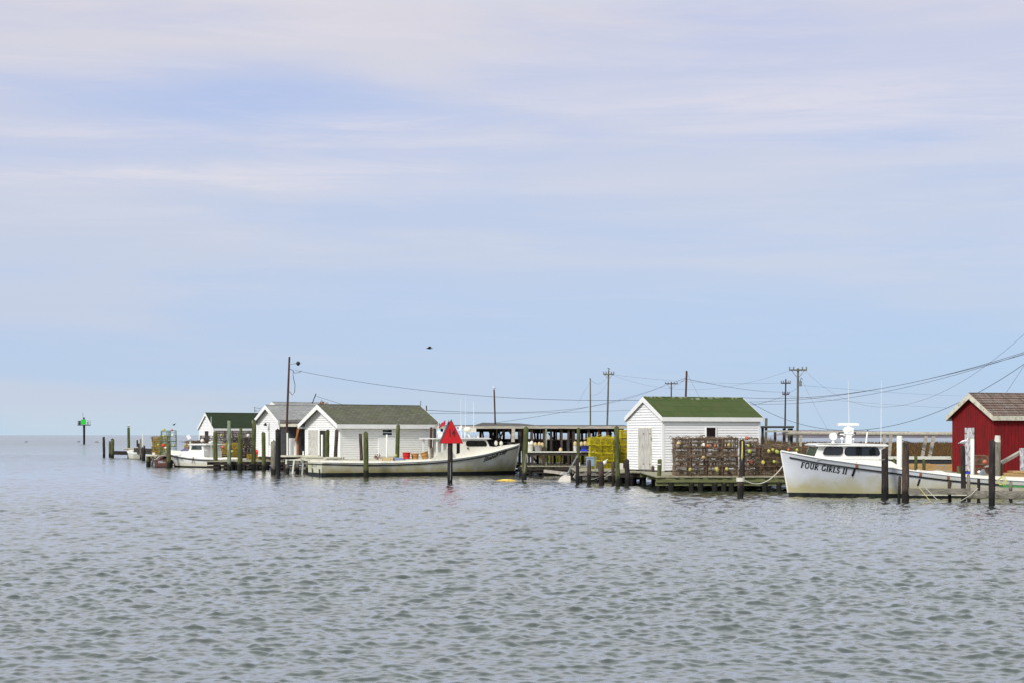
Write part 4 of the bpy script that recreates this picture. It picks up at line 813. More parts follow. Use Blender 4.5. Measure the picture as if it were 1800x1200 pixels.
# --- large white boat, bow to the left
Lf = 12.6; fg = thing('workboat', 'large white workboat with radar mast, named FOUR GIRLS II, bow pointing left', 'boat', (10.09+Lf, 64, 0), math.pi)
H = Hull(Lf, 1.72, [(0, .60), (.15, .585), (.3, .62), (.39, .68), (.5, .79), (.635, .99), (.71, 1.12), (.83, 1.32), (.9, 1.45), (1, 1.70)], rake=.30, stern=.86)
H.build(fg, 'hull_fg', 'hull_fg', boot=.15, rail_dz=.19, cock=.56, sole=.15, railr=.032)
# lx of a photo column on the near cabin side
def lx(px, Y=62.75): return 10.09 + Lf - (px-900)*Y/F
def zz(py, Y=62.75): return CAMH - (py-HZ)*Y/F
ch = 1.30
cw = lambda x: min(ch, H.b(min(1, x/Lf))-.20)
x_f, x_b = lx(1433), lx(1552)
taper_cabin(fg, [(lx(1440), 1.32), (x_f+.02, 1.40), (lx(1442), zz(782)), (x_b, zz(783)), (x_b, 1.0), (lx(1500), 1.12)], ch, 'cabin', 'gel_white', cw)
b = MB(); zt = zz(779.5); taper_cabin(fg, [(lx(1435), zt-.075), (lx(1433.5), zt-.03), (lx(1442), zt+.015), (lx(1500), zt+.035), (lx(1556), zt-.005), (lx(1560), zt-.045), (lx(1559), zt-.085)], ch, 'cabin_roof', 'gel_white', lambda x: cw(x-.25)+.12)
for a0, a1, r_, skf, skb, top, bot in ((1453.5, 1480, .09, .17, .03, 785.2, 798.2), (1486.5, 1541.5, .12, .05, -.09, 785.2, 799.5)):
    window_side(fg, rrect(lx(a1), lx(a0), zz(bot), zz(top), r_, skf*.7, skr=skb), cw, 1, pane='glass_dark')
    window_side(fg, rrect(lx(a1), lx(a0), zz(bot), zz(top), r_, skf*.7, skr=skb), cw, -1, pane='glass_dark')
# raked front panes
pf0 = Vector((x_f+.02, 0, 1.40)); pf1 = Vector((lx(1442), 0, zz(782))); dd = (pf1-pf0).normalized(); nf = Vector((-dd.z, 0, dd.x)); nf = nf if nf.x > 0 else -nf; Lh = (pf1-pf0).length
wf_ = cw(x_f)-.04
for y0, y1 in ((-wf_, -wf_*.38), (-wf_*.31, wf_*.31), (wf_*.38, wf_)):
    q = [pf0+dd*(Lh*.2)+Vector((0, y0, 0)), pf0+dd*(Lh*.2)+Vector((0, y1, 0)), pf0+dd*(Lh*.88)+Vector((0, y1, 0)), pf0+dd*(Lh*.88)+Vector((0, y0, 0))]
    q2 = [p + Vector((0, (.03 if p.y < (y0+y1)/2 else -.03), 0)) + dd*(.03 if i < 2 else -.03) for i, p in enumerate(q)]
    b = MB(); b.slab([p+nf*.002 for p in q], .008, nf); o = b.build('window', 'black_rubber', fg); b = MB(); b.slab([p+nf*.011 for p in q2], .004, nf); b.build('pane', 'glass_cabin', o)
# inside shapes seen through glass are left dark; coaming wing aft of the cabin
for sg in (-1, 1):
    b = MB(); b.slab([(x_b+.01, sg*1.25, .9), (x_b+.01, sg*1.25, 1.40), (lx(1566), sg*1.3, 1.34), (lx(1585), sg*1.38, 1.08), (lx(1604), sg*1.42, .93), (lx(1604), sg*1.42, .8)], .05, (0, sg, 0)); b.build('coaming_wing', 'gel_white', fg)
b = MB(); b.prism([(lx(1470), 1.30), (lx(1460), 1.33), (lx(1416), 1.43), (lx(1412), 1.45), (lx(1412), 1.49), (lx(1434), 1.475), (lx(1440), 1.45)], -.42, .42); b.build('foredeck_hatch', 'deck_cream', fg)
b = MB(); b.tube([H.pt(H.t_of(lx(p, 62.5), .9), zz(q, 62.5), 1, .05) for p, q in ((1440, 806.5), (1500, 806), (1548, 807.5))], .012, 6); b.build('grab_rope', 'rope_pale', fg)
b = MB(); b.box((lx(1403.5), .1, 1.60), (.26, .2, .16)); b.build('bow_bitt', 'deck_cream', fg)
cy = 0.0
def fgP(px, py, y=0.0): return Vector((10.09+Lf-(px-900)*64/F, y, CAMH-(py-HZ)*64/F))
b = MB(); b.bb(fgP(1496, 0).x, fgP(1486.5, 0).x, -.11, .11, zt, fgP(0, 760).z); b.tube([fgP(1482.5, 764), fgP(1500, 764)], .03, 8); b.build('radar_mast', 'gel_white', fg)
b = MB(); c = fgP(1491, 755.5); b.ball(c, .2, 14, 8, (1.05, 1, .78)); b.bb(c.x-.17, c.x+.17, -.15, .15, c.z-.13, c.z+.10); b.tube([c+Vector((0, 0, .1)), c+Vector((0, 0, .22))], .06, 10); b.build('radar_gearbox', 'gel_white', fg)
b = MB(); b.slab([fgP(1472.5, 747.2, -.07), fgP(1472.5, 743.8, -.07), fgP(1476, 742.5, -.07), fgP(1506, 742.5, -.07), fgP(1509.5, 743.8, -.07), fgP(1509.5, 747.2, -.07)], .14, (0, 1, 0)); b.build('radar_scanner', 'gel_white', fg)
for px in (1478.5, 1500):
    b = MB(); c = fgP(px, 760.3); b.tube([c-Vector((.1, 0, 0)), c+Vector((.1, 0, 0))], .035, 8); b.build('deck_light', 'black_rubber', fg)
b = MB(); b.bb(fgP(1502, 0).x, fgP(1476, 0).x, -.04, .04, fgP(0, 761.2).z-.05, fgP(0, 761.2).z); b.build('light_bracket', 'gel_white', fg)
c = fgP(1460, 766, .5); b = MB(); b.tube([c-Vector((0, .09, 0)), c+Vector((0, .09, 0))], .14, 16); b.tube([c+Vector((0, 0, -.12)), Vector((c.x, c.y, zt+.02))], [.03, .07], 8); b.build('searchlight', 'gel_white', fg)
for px, py, r_ in ((1480, 770, .07), (1499.5, 771, .06)):
    c = fgP(px, py); b = MB(); b.ball(c, r_, 10, 6, (1, 1, .8)); b.tube([c, Vector((c.x, c.y, zt))], .02, 6); b.build('gps_dome', 'gel_white', fg)
b = MB(); b.tube([fgP(1522, 778), fgP(1525, 757)], .028, 6); b.build('stub_aerial', 'gel_white', fg); b = MB(); b.ball(fgP(1525, 756.5), .035, 8, 6); b.build('aerial_tip', 'black_rubber', fg)
for p1, p2 in (((1492.5, 742), (1491, 668)), ((1548.5, 779), (1549.5, 668))):
    b = MB(); b.tube([fgP(*p1), fgP(*p2)], .012, 6, r1=.005); b.build('whip_aerial', 'gel_white', fg)
for px in (1506.5, 1617.5, 1666):     # rail cleats with rust and a dark streak bar
    x = lx(px, 62.35); zc = float(H.zs(x/Lf)); b = MB(); b.box((x, H.b(x/Lf)-.02, zc-.06), (.07, .07, .2)); b.build('cleat', 'rust', fg)
for p1, p2 in (((1504, 823), (1500.5, 836)), ((1616, 841), (1613, 853)), ((1669, 846), (1669, 852))):
    a = H.pt(H.t_of(lx(p1[0], 62.4), 1), zz(p1[1], 62.4), 1, .03); c_ = H.pt(H.t_of(lx(p2[0], 62.4), .9), zz(p2[1], 62.4), 1, .03); b = MB(); b.beam(a, c_, .07, .03); b.build('bar', 'black_rubber', fg)
b = MB(); b.tube([H.pt(1, z, 1, -.01) + Vector((.012, 0, 0)) for z in (.15, .6, 1.1, 1.69)], .03, 6); b.build('stem', 'gel_white', fg)
vs, fs, Wt = serif_text('FOUR GIRLS II'); s_ = (1484.5-1409)*62.95/F/Wt
xs0 = lx(1409, 63.2); z0_ = CAMH-(821.0-HZ)*63.1/F
vs = [(u+v*.12, v*1.22) for u, v in vs]
H.text(fg, vs, fs, xs0, z0_, s_, 1, -1, -(832.5-821)/(75)*1.0, 'ink')
# gear on the stern deck
b = MB(); x = lx(1655, 63.2); b.prism([(x+.55, .78), (x+.3, .95), (x-.05, .98), (x-.35, .84), (x-1.1, .80), (x-1.1, .68), (x+.55, .68)], -.1, .7); solo_boat_hatch = b.build('engine_box', 'gel_white', fg)
b = MB(); b.tube([(x-.02, .3, 1.0), (x+.05, .3, 1.16), (x-.25, .3, 1.16), (x-.2, .3, .98)], .03, 6); b.build('winder', 'metal_grey', fg)
b = MB(); b.tube([(lx(1698, 63.2), .9, .73), (lx(1738, 63.2), .9, .72)], .05, 8); b.build('hose', 'beam_light', fg)

# --- long cream workboat, bow to the right
ang = R(24); Le = 12.6; bow = Vector((.44, 101, 0)); st = bow - Vector((math.cos(ang), math.sin(ang), 0))*Le
ek = thing('workboat', 'long stained cream workboat with baskets in its cockpit, named Elizabeth Kelly, bow pointing right', 'boat', st, ang)
HE = Hull(Le, 1.62, [(0, .80), (.1, .77), (.25, .74), (.4, .78), (.55, .87), (.65, .99), (.78, 1.22), (.89, 1.52), (1, 1.78)], rake=.36, stern=.82)
HE.build(ek, 'hull_ek', 'transom_ek', boot=.20, rail_dz=.13, cock=.62, sole=.2, railr=.036)
def ekl(px, py, y=-1.0):
    """photo column/row to boat-local x,z on the plane local y"""
    u = (px-900)/F; c, s = math.cos(ang), math.sin(ang)      # st + x*(c,s) + y*(-s,c)
    x = (u*(st.y + y*c) - st.x + y*s)/(c - u*s); Y = st.y + x*s + y*c
    return x, CAMH-(py-HZ)*Y/F
hc = 1.1; hw = lambda x: min(hc, HE.b(min(1, x/Le))-.18); e = lambda px, py, y=-hc: ekl(px, py, y)
taper_cabin(ek, [(e(787, 0)[0], .8), (e(787, 0)[0], e(787, 771)[1]), (e(855, 0)[0], e(855, 771)[1]), (e(860.5, 0)[0], e(860, 783.6)[1]), (e(871, 0)[0], e(871, 784.6)[1]), (e(876, 0)[0], e(876, 788)[1]), (e(878, 0)[0], 1.40)], hc, 'cabin', 'deck_cream', hw)
b = MB(); zr = e(820, 769.4)[1]; xa, xb = e(762, 0)[0], e(861.5, 0)[0]; b.prism([(xa, zr-.05), (xa, zr), (xb-.2, zr+.03), (xb, zr-.01), (xb, zr-.05)], -hc-.12, hc+.12); b.build('cabin_roof', 'gel_white', ek)
for sg in (-1, 1):
    window_side(ek, rrect(e(820, 0)[0], e(852.5, 0)[0], e(836, 783.2)[1], e(836, 774)[1], .13, .12), hw, sg, pane='glass_dark')
    b = MB()
    for px in (768.5, 778): b.beam((e(px, 0)[0], sg*(hc-.04), .75), (e(px, 0)[0], sg*(hc-.04), zr-.05), .09)
    b.build('roof_post', 'gel_white', ek)
    b = MB(); b.slab([(e(756, 0)[0], sg*(hc+.14), .85), (e(756, 0)[0], sg*(hc+.14), e(756, 806)[1]), (e(787, 0)[0], sg*(hc+.14), e(787, 785.5)[1]), (e(793, 0)[0], sg*(hc+.14), e(793, 793)[1]), (e(793, 0)[0], sg*(hc+.14), .9)], .04, (0, sg, 0)); b.build('spray_panel', 'tub_white', ek)
    b = MB(); b.slab([(e(802.5, 0)[0], sg*hc, e(802, 797)[1]), (e(808, 0)[0], sg*hc, e(808, 795)[1]), (e(808, 0)[0], sg*hc, e(808, 776)[1]), (e(802.5, 0)[0], sg*hc, e(802.5, 776)[1])], .015, (0, sg, 0)); b.build('door_opening', 'glass_dark', ek)  # dark slab: its colour stands for the shade inside the open pilothouse door
x0, x1 = e(856.3, 0)[0], e(860.6, 0)[0]
b = MB(); za, zb_ = e(0, 774)[1], e(0, 782.6)[1]
hw1 = hw(x1)-.06
for y0, y1 in ((-hw1, -hw1*.36), (-hw1*.3, hw1*.3), (hw1*.36, hw1)): b.add([(x1+.012, y0, zb_), (x1+.012, y1, zb_), (x0+.02, y1, za), (x0+.02, y0, za)], [(0, 1, 2, 3)])
b.build('windshield', 'glass_dark', ek)
E0 = lambda px, py: Vector((ekl(px, py, 0)[0], 0, ekl(px, py, 0)[1]))
b = MB(); b.ball(E0(822, 754.3), .25, 14, 8, (1, 1, .72)); b.bb(E0(824, 0).x-.1, E0(832, 0).x+.1, -.2, .2, E0(0, 757.5).z-.02, E0(0, 753).z+.1); b.build('radar_dome', 'deck_cream', ek)
b = MB(); b.tube([E0(826, 769), E0(822, 757)], .06, 8); b.tube([E0(817, 769), E0(818, 757)], .04, 8); b.build('radar_mount', 'gel_white', ek)
for p1, p2, r_ in (((833, 769), (832.5, 705), .02), ((818, 757), (818, 697), .014), ((810, 769), (810, 700), .014), ((840.5, 769), (840, 762), .06)):
    b = MB(); b.tube([E0(*p1), E0(*p2)], r_, 6, r1=r_*.5 if r_ < .05 else r_*.8); b.build('aerial', 'gel_white', ek)
b = MB(); b.box(E0(774, 763)+Vector((0, 0, 0)), (.22, .2, .34)); b.ball(E0(772, 759), .12, 8, 6); b.build('deck_light', 'gel_white', ek)
b = MB(); x = e(822, 0)[0]; b.tube([(x, -hc-.03, e(0, 788)[1]), (x, -hc-.03, e(0, 791)[1])], .05, 8); b.build('vent', 'ink_olive', ek)
b = MB(); x, z_ = ekl(889.5, 789.5, -.3); b.box((x, -.3, z_-.02), (.2, .16, .22)); b.build('bow_bitt', 'gel_white', ek)
b = MB(); b.tube([HE.pt(1, z, -1, -.008)+Vector((.012, 0, 0)) for z in (.2, .7, 1.2, 1.74)], .028, 6); b.build('stem', 'gel_white', ek)
vs, fs = font_mesh('Elizabeth Kelly', 1, .035, .35); wd = max(v[0] for v in vs); s_ = (ekl(891.5, 0, -1.0)[0]-ekl(849, 0, -1.3)[0])/wd
HE.text(ek, [(u, v*1.15) for u, v in vs], fs, ekl(849, 0, -1.3)[0], ekl(849, 811.0, -1.3)[1], s_, -1, 1, .32, 'ink_olive')
vs, fs = scribble(9, 7); wd = max(v[0] for v in vs)
b = MB(); b.add([(-.012, .95-u*1.35/wd, .50+v*.26) for u, v in vs], fs); b.build('lettering', 'ink_faded', ek)
b = MB(); b.beam((-.06, .35, .45), (-.08, .2, .12), .05); b.beam((-.06, -1.0, .42), (-.07, -1.02, .1), .05); b.build('rudder_fitting', 'black_rubber', ek)
# flags on the workboat roof
def flag(label, px, y0, y1, Y, pts, m, extra=None):
    p = P(px, y1, Y); rt = thing('flag', label, 'flag', p); b = MB(); b.tube([p, P(px, y0, Y)], .014, 6); b.build('flagpole', 'gel_white', rt, off=p)
    b = MB(); n = len(pts); q = [P(a, c, Y)+Vector((0, math.sin(i*1.7)*.06, 0)) for i, (a, c) in enumerate(pts)]; b.slab(q, .012, (0, 1, 0)); b.build('cloth', m, rt, off=p)
    if extra: b = MB(); b.slab([P(a, c, Y-.02) for a, c in extra], .008, (0, -1, 0)); b.build('emblem', 'flag_blue', rt, off=p)
flag('small dark red pennant fluttering left of the red triangle sign', 770.6, 738, 769, 98.8, [(782.8, 737), (779, 741), (775.5, 743), (774.5, 747), (771, 750), (772, 752), (777, 748.5), (781, 747), (783, 744)], 'flag_red')
flag('small white flag with a blue mark, right of the red triangle sign', 811.5, 746, 769, 98.9, [(811, 747.5), (808, 748.5), (804, 748), (801.5, 749), (803.5, 755), (806.5, 756.5), (811, 755.5)], 'flag_white', [(803.8, 750), (806.2, 749.5), (806, 752.5), (804.2, 752.6)])
# cockpit cargo
def basket(label, px, py, Y, wpx, hpx, m, tilt=0, z=None):
    s = Y/F; r = wpx*s/2; h = hpx*s; rt = thing('basket', label, 'basket', P(px, py, Y)); Mx = Matrix.Rotation(tilt, 4, 'Y')
    b = MB(); b.tube([(0, 0, 0), (0, 0, h)], r*.80, 16, r1=r, cap=False); b.tube([(0, 0, 0), (0, 0, .02)], r*.8, 16); b.xf(Mx).build('basket_body', m, rt)
    b = MB()
    for f_ in (.04, .5, .97): rr = (r*.8+(r*.2)*f_)*1.03; b.tube([(rr*math.cos(a), rr*math.sin(a), h*f_) for a in [k*math.pi/10 for k in range(21)]], .018, 5)
    b.xf(Mx).build('hoop', m, rt)
    b = MB(); b.tube([(0, 0, h*.9), (0, 0, h*.93)], r*.92, 14); b.xf(Mx).build('contents', 'rust' if m != 'basket_red' else 'basket_red', rt)
basket('bright red bushel basket in the long workboat cockpit', 714.5, 806, 98.3, 14, 11.5, 'basket_red')
basket('upright wooden bushel basket next to the red one', 729.5, 806, 98.6, 13.5, 10, 'basket_wood')
basket('tilted wooden bushel basket nearest the workboat cabin', 748.5, 805.5, 98.9, 13.5, 12, 'basket_wood', R(-16))
basket('heaped wooden basket under the workboat canopy', 768, 797, 100.2, 14, 13, 'basket_wood')
b = MB(); 
for k in range(9): p = P(660+random.uniform(-1, 10), 808.5-random.uniform(0, 5), 97.9); q = p + Vector((random.uniform(-.3, .3), .1, random.uniform(-.02, .25))); b.tube([p, (p+q)/2+Vector((0, 0, .15)), q], .02, 5)
solo(b, 'rope_heap', 'rust', 'rusty tangle of gear on the workboat stern rail', 'rope heap', loc=P(663, 808, 97.9))
b = MB(); c = P(681, 808, 98.6); b.bb(c.x-.32, c.x+.32, c.y, c.y+.5, c.z-.1, c.z+.16); solo(b, 'crate', 'float_tan', 'pale yellowish crate in the workboat cockpit', 'crate', loc=c)
b = MB(); c = P(697, 806.5, 98.9); b.bb(c.x-.42, c.x+.42, c.y, c.y+.5, c.z-.08, c.z+.10); solo(b, 'crate', 'bin_blue', 'flat pale blue crate left of the red basket', 'crate', loc=c)
b = MB(); c = P(695.5, 800, 99.1); b.ball(c, .09, 9, 6); solo(b, 'float', 'float_yellow', 'small yellowish float at the foot of the green piling in the workboat', 'float', loc=c)
for k, (px, lb) in enumerate(((896, 'pale pink float on the dock behind the workboat bow, left of two'), (902.5, 'pale pink float on the dock behind the workboat bow, right of two'))):
    b = MB(); b.ball((0, 0, 0), .14, 9, 6, (1.3, 1, .8)); o = b.build('float', 'float_white', smooth=True); o.location = P(px, 777.5-k*.3, 103.6); tag(o, lb, 'float')
b = MB(); b.slab([P(858, 777, 102.6), P(886, 779.5, 102.6), P(880, 786, 102.6), P(862, 784, 102.6)], .5, (0, 1, 0)); solo(b, 'cushion', 'cushion', 'dark grey cover lying beyond the workboat foredeck', 'cover', loc=P(872, 785, 102.6))

# --- small cabin boat at the left
a3 = R(140); L3 = 7.0; bow3 = Vector((-24.8, 124, 0)); st3 = bow3 - Vector((math.cos(a3), math.sin(a3), 0))*L3
sm = thing('cabin_boat', 'small white cabin boat with a dark rub rail, bow pointing left, by the green pilings', 'boat', st3, a3)
H3 = Hull(L3, 1.22, [(0, .62), (.3, .64), (.55, .74), (.8, .93), (1, 1.18)], rake=.45, stern=.85)
H3.build(sm, 'hull_sm', 'hull_sm', boot=.12, rail_dz=.10, cock=.42, sole=.15, railr=.042)
taper_cabin(sm, [(2.3, .6), (2.3, 1.20), (4.6, 1.16), (4.95, .9), (5.0, .7)], .82, 'trunk_cabin', 'gel_white')
taper_cabin(sm, [(2.35, 1.19), (2.45, 1.60), (3.75, 1.60), (4.05, 1.17)], .78, 'wheelhouse', 'gel_white')
b = MB(); b.prism([(2.0, 1.60), (2.0, 1.66), (3.6, 1.70), (3.95, 1.64), (3.95, 1.60)], -.9, .9); b.build('cabin_roof', 'gel_white', sm)
for sg in (-1, 1): window_side(sm, rrect(2.55, 3.62, 1.27, 1.54, .05, .14), .78, sg, 'gel_white')
b = MB(); b.add([(4.045, -.68, 1.24), (4.045, .68, 1.24), (3.83, .68, 1.56), (3.83, -.68, 1.56)], [(0, 1, 2, 3)]); b.build('windshield', 'glass_cabin', sm)
b = MB(); b.tube([(1.9, .5, .7), (1.9, .5, 3.6)], .016, 6); b.build('whip_aerial', 'gel_white', sm)
b = MB(); b.ball((2.0, .5, 1.78), .13, 9, 6, (1, 1, .6)); b.build('gps_dome', 'gel_white', sm)
b = MB(); c = H3.pt(.42, .72, 1, .03); b.box(c, (.05, .05, .12)); b.beam(c, c+Vector((.15, 0, -.42)), .025); b.beam(c, c+Vector((-.15, 0, -.42)), .02); b.build('mooring_line', 'black_rubber', sm)
vs, fs = scribble(11, 4); wd = max(v[0] for v in vs); H3.text(sm, vs, fs, 5.6, .60, 1.5/wd, 1, -1, -.10, 'ink_faded')
b = MB(); c = bow3; b.slab([P(313, 793.5, 124.6), P(325, 786.5, 124.6), P(331, 789, 124.6), P(333, 797, 124.6), P(320, 797, 124.6)], .6, (0, 1, 0)); solo(b, 'tarp', 'tarp_violet', 'violet grey tarp heap behind the small cabin boat bow', 'tarp', loc=P(322, 797, 124.6))
# dark red skiff seen stern on, and the white skiff near the gull piling
def skiff(label, loc, L, B, ang, h, m, mt=None):
    rt = thing('skiff', label, 'boat', loc, ang); Hs = Hull(L, B, [(0, h), (.5, h*1.05), (1, h*1.5)], rake=.4, stern=.9); Hs.build(rt, m, mt or m, boot=.06, rail_dz=.06, cock=.75, sole=.1, stripe=None, deckm=m); return rt, Hs
sk, Hs = skiff('small dark red skiff with pale lettering on its stern, beside the small cabin boat', (P(285, 820, 122).x, 122, 0), 4.0, .60, R(96), .55, 'skiff_red')
vs, fs = scribble(5, 3); wd = max(v[0] for v in vs); b = MB(); b.add([(-.012, -u*.5/wd+.25, .30+v*.20) for u, v in vs], fs); b.build('lettering', 'flag_white', sk)
skiff('pale skiff half hidden between the red skiff and the small cabin boat', (P(300, 820, 127).x, 127, 0), 4, .7, R(95), .6, 'hull_sm')
skiff('small white skiff lying low between the slim dark pilings', (P(244, 800, 163).x, 163, 0), 3.2, .6, R(115), .55, 'hull_sm')
b = MB(); c = P(232, 804, 168); b.slab([P(226, 793, 168), P(236, 792, 168), P(237, 797, 168), P(234, 803, 168), P(230, 800, 168)], .8, (0, 1, 0)); solo(b, 'tarp', 'teal', 'teal tarp hanging by the foot of the gull-topped piling', 'tarp', loc=c)
b = MB(); b.tube([P(218, 788.5, 167), P(243, 787, 166)], .09, 6); b.beam(P(226, 790.5, 166), P(243, 786, 166), .2); solo(b, 'pole_bundle', 'beam_light', 'pale poles lying behind the gull-topped piling', 'poles', loc=P(218, 788.5, 167))
rt = thing('work_table', 'small pale work table on a mossy stub at the left', 'table', P(267, 804, 125)); off = rt.location
b = MB(); b.bb(P(257.5, 0, 125).x, P(277, 0, 125).x, 124.8, 125.8, P(0, 801, 125).z, P(0, 798.5, 125).z); b.build('table_top', 'plank_pale', rt, off=off)
for p1, p2 in (((269, 801), (267, 818)), ((276, 801), (275, 818))): b = MB(); b.beam(P(*p2, 125), P(*p1, 125), .09); b.build('leg', 'pile_grey', rt, off=off)
b = MB(); b.bb(P(267, 0, 125).x, P(271.5, 0, 125).x, 125.1, 125.4, P(0, 798.5, 125).z, P(0, 794.5, 125).z); solo(b, 'box', 'tub_white', 'small pale box on the work table', 'box', loc=P(269, 798.5, 125))
for px, t, bt, Y, lb in ((251.3, 761, 785, 150, 'very thin grey rod above the black piling'), (334.5, 772, 795, 126, 'thin post carrying a pale tilted board')):
    b = MB(); b.tube([P(px, bt, Y), P(px, t, Y)], .05, 6); solo(b, 'rod', 'pvc', lb, 'rod', loc=P(px, bt, Y))
b = MB(); b.slab([P(327, 765.5, 125.8), P(332, 762.5, 125.8), P(336.5, 769, 125.8), P(331, 772.5, 125.8)], .05, (0, 1, 0)); solo(b, 'board', 'flag_white', 'pale tilted square board on a thin post behind the cabin boat bow', 'board', loc=P(332, 772, 125.8))
b = MB(); b.ball(P(355.5, 774, 119), .13, 10, 7); solo(b, 'float', 'float_white', 'round white ball on the small cabin boat roof front', 'float', loc=P(355.5, 774, 119))

# ------------------------------------------------------------------ crab pots
def pot_proto(key, wire, frame, w_=.60, h_=.39, sp=.075, r=.0045, fr=.010, growth=.0, inner=True, seed=1):
    rnd = random.Random(seed); b = MB(); n = round(w_/sp); m = max(2, round(h_/sp)); a = w_/2
    def wob(): return rnd.uniform(-.012, .012)
    def ln(p, q, rr): 
        mid = (Vector(p)+Vector(q))/2 + Vector((wob(), wob(), wob())); b.tube([p, mid, q], rr, 3, cap=False)
    for i in range(n+1):
        t = -a+w_*i/n
        for y in (-a, a): ln((t, y, 0), (t, y, h_), r); ln((y, t, 0), (y, t, h_), r)
        for z in (0.004, h_): ln((t, -a, z), (t, a, z), r); ln((-a, t, z), (a, t, z), r)
    for j in range(m+1):
        z = h_*j/m
        for y in (-a, a): ln((-a, y, z), (a, y, z), r); ln((y, -a, z), (y, a, z), r)
    if inner:
        for i in range(n+1):
            t = -a+w_*i/n; ln((t, -a, h_*.45), (t, 0, h_*.62), r); ln((t, 0, h_*.62), (t, a, h_*.45), r)
        for z in (.47, .55, .61): ln((-a, -a*(1-(z-.45)*5), h_*z), (a, -a*(1-(z-.45)*5), h_*z), r)
        b.tube([(0, 0, .02), (0, 0, h_*.6)], .05, 7)
    if growth:
        for k in range(int(growth)):
            p = Vector((rnd.uniform(-a, a)*.95, rnd.choice((-a, a, rnd.uniform(-a, a))), rnd.choice((h_*.5, h_, h_*.03, rnd.uniform(0, h_))))) ; q = p + Vector((rnd.uniform(-.22, .22), rnd.uniform(-.06, .06), rnd.uniform(-.05, .05))); b.tube([p, (p+q)/2+Vector((0, 0, rnd.uniform(-.03, .03))), q], [rnd.uniform(.004, .012), rnd.uniform(.008, .018), .004], 4, cap=False)
    root = bpy.data.objects.new('crab_pot', None); S.collection.objects.link(root); root['category'] = 'crab pot'
    b.build('wire_mesh', wire, root)
    f = MB(); c = [(-a, -a), (a, -a), (a, a), (-a, a)]
    for z in (0.0, h_): f.tube([(x, y, z) for x, y in c+[c[0]]], fr, 4, cap=False)
    for x, y in c: f.tube([(x, y, 0), (x, y, h_)], fr, 4, cap=False)
    f.build('frame', frame, root)
    return root
mat('frame_rust', (.19, .10, .06), .9, .5, 4, blotch=(.30, .25, .2), bscale=3, bthr=(.55, .7))
protos = {'rust': [pot_proto('rust', 'wire_rust', 'frame_rust', growth=92, seed=k, r=.0052, sp=.06) for k in (1, 2, 3, 14, 15)],
          'grey': [pot_proto('grey', 'wire_grey', 'frame_rust', growth=80, seed=k, r=.0062, sp=.06) for k in (4, 5)],
          'dark': [pot_proto('dark', 'wire_dark', 'frame_rust', growth=80, seed=k, r=.0066, sp=.06) for k in (12, 13)],
          'yellow': [pot_proto('yellow', 'wire_yellow', 'wire_yellow', seed=k, r=.0068, h_=.40, sp=.055, fr=.012, growth=34) for k in (6, 7)],
          'ochre': [pot_proto('ochre', 'wire_ochre', 'wire_ochre', seed=k, r=.0065, sp=.06, growth=40) for k in (8,)],
          'green': [pot_proto('green', 'wire_green', 'wire_green', seed=k, r=.0055, w_=.62, h_=.40, sp=.12, fr=.016, inner=False) for k in (9, 10)]}
used_p = set()
def pot(kind, x, y, z, label, rz=0, group='stacked crab pots', vi=None):
    pr_ = protos[kind][(vi if vi is not None else random.randrange(9)) % len(protos[kind])]
    o = pr_ if pr_.name not in used_p else copy_tree(pr_)
    if o is pr_: used_p.add(pr_.name)
    o.location = (x, y, z); o.rotation_euler = (random.uniform(-.04, .04), random.uniform(-.055, .055), rz + random.uniform(-.12, .12) + random.choice((0, 0, math.pi/2, math.pi)))
    o.scale = (random.uniform(.95, 1.06), random.uniform(.95, 1.05), random.uniform(.93, 1.03))
    o['label'] = label; o['category'] = 'crab pot'; o['group'] = group
    return o
def stack(kind, desc, pxs, Y, z0, rows, cols_w=.62, hh=.39, depth=1, dy=.63, group=None, skip=()):
    xa, xb = [(p-900)*Y/F for p in pxs]; n = max(1, round((xb-xa)/cols_w)); st_ = (xb-xa)/n
    for d in range(depth):
        for c in range(n):
            for r_ in range(rows if isinstance(rows, int) else rows[min(c, len(rows)-1)]):
                if (c, r_, d) in skip: continue
                row = 'bottom layer' if r_ == 0 else f'layer {r_+1}'
                dep = '' if d == 0 else ', rear'
                pot(kind, xa+st_*(c+.5)+random.uniform(-.06, .06), Y+.31+d*dy+random.uniform(-.05, .06), z0+r_*hh, f'{desc}, {row}, {ordw(c)} from left{dep}', group=group or desc)
# big brown stack on the pot dock (front 6.6 m, behind the thick dark piling and on to the boat's bow)
stack('rust', 'rusty crab pot left of the thick dark piling', (1188, 1300), 71.2, .605, (4, 4, 4, 4), depth=2, group='brown crab pots on the mossy dock')
stack('rust', 'rusty crab pot behind the white boat bow', (1310, 1392), 71.4, .605, 3, depth=2, group='brown crab pots on the mossy dock')
stack('rust', 'rusty crab pot far behind the white bow', (1338, 1432), 76.5, .605, 3, depth=1, group='brown crab pots on the mossy dock')
pot('rust', (1322-900)*71.4/F, 71.8, .605+3*.39, 'lone rusty crab pot on top of the stack, right of the thick dark piling', group='brown crab pots on the mossy dock')
# yellow stack
stack('yellow', 'yellow crab pot in the front stack', (1037.5, 1078), 89.5, .56, 4, hh=.405, depth=2, group='yellow crab pots')
stack('yellow', 'yellow crab pot in the taller stack', (1066, 1112), 91.0, .56, (4, 5, 5), hh=.405, depth=2, group='yellow crab pots')
# left mixed stack
stack('green', 'green framed crab pot in the tall left stack', (282, 308), 129.5, .64, 5, cols_w=.6, hh=.405, group='mixed crab pots at the far left')
stack('ochre', 'yellowish crab pot behind the green framed stack', (268, 296), 131.5, .64, 4, cols_w=.62, group='mixed crab pots at the far left')
stack('grey', 'grey crab pot in the leftmost low stack', (266, 282), 133, .64, 4, cols_w=.6, group='mixed crab pots at the far left')
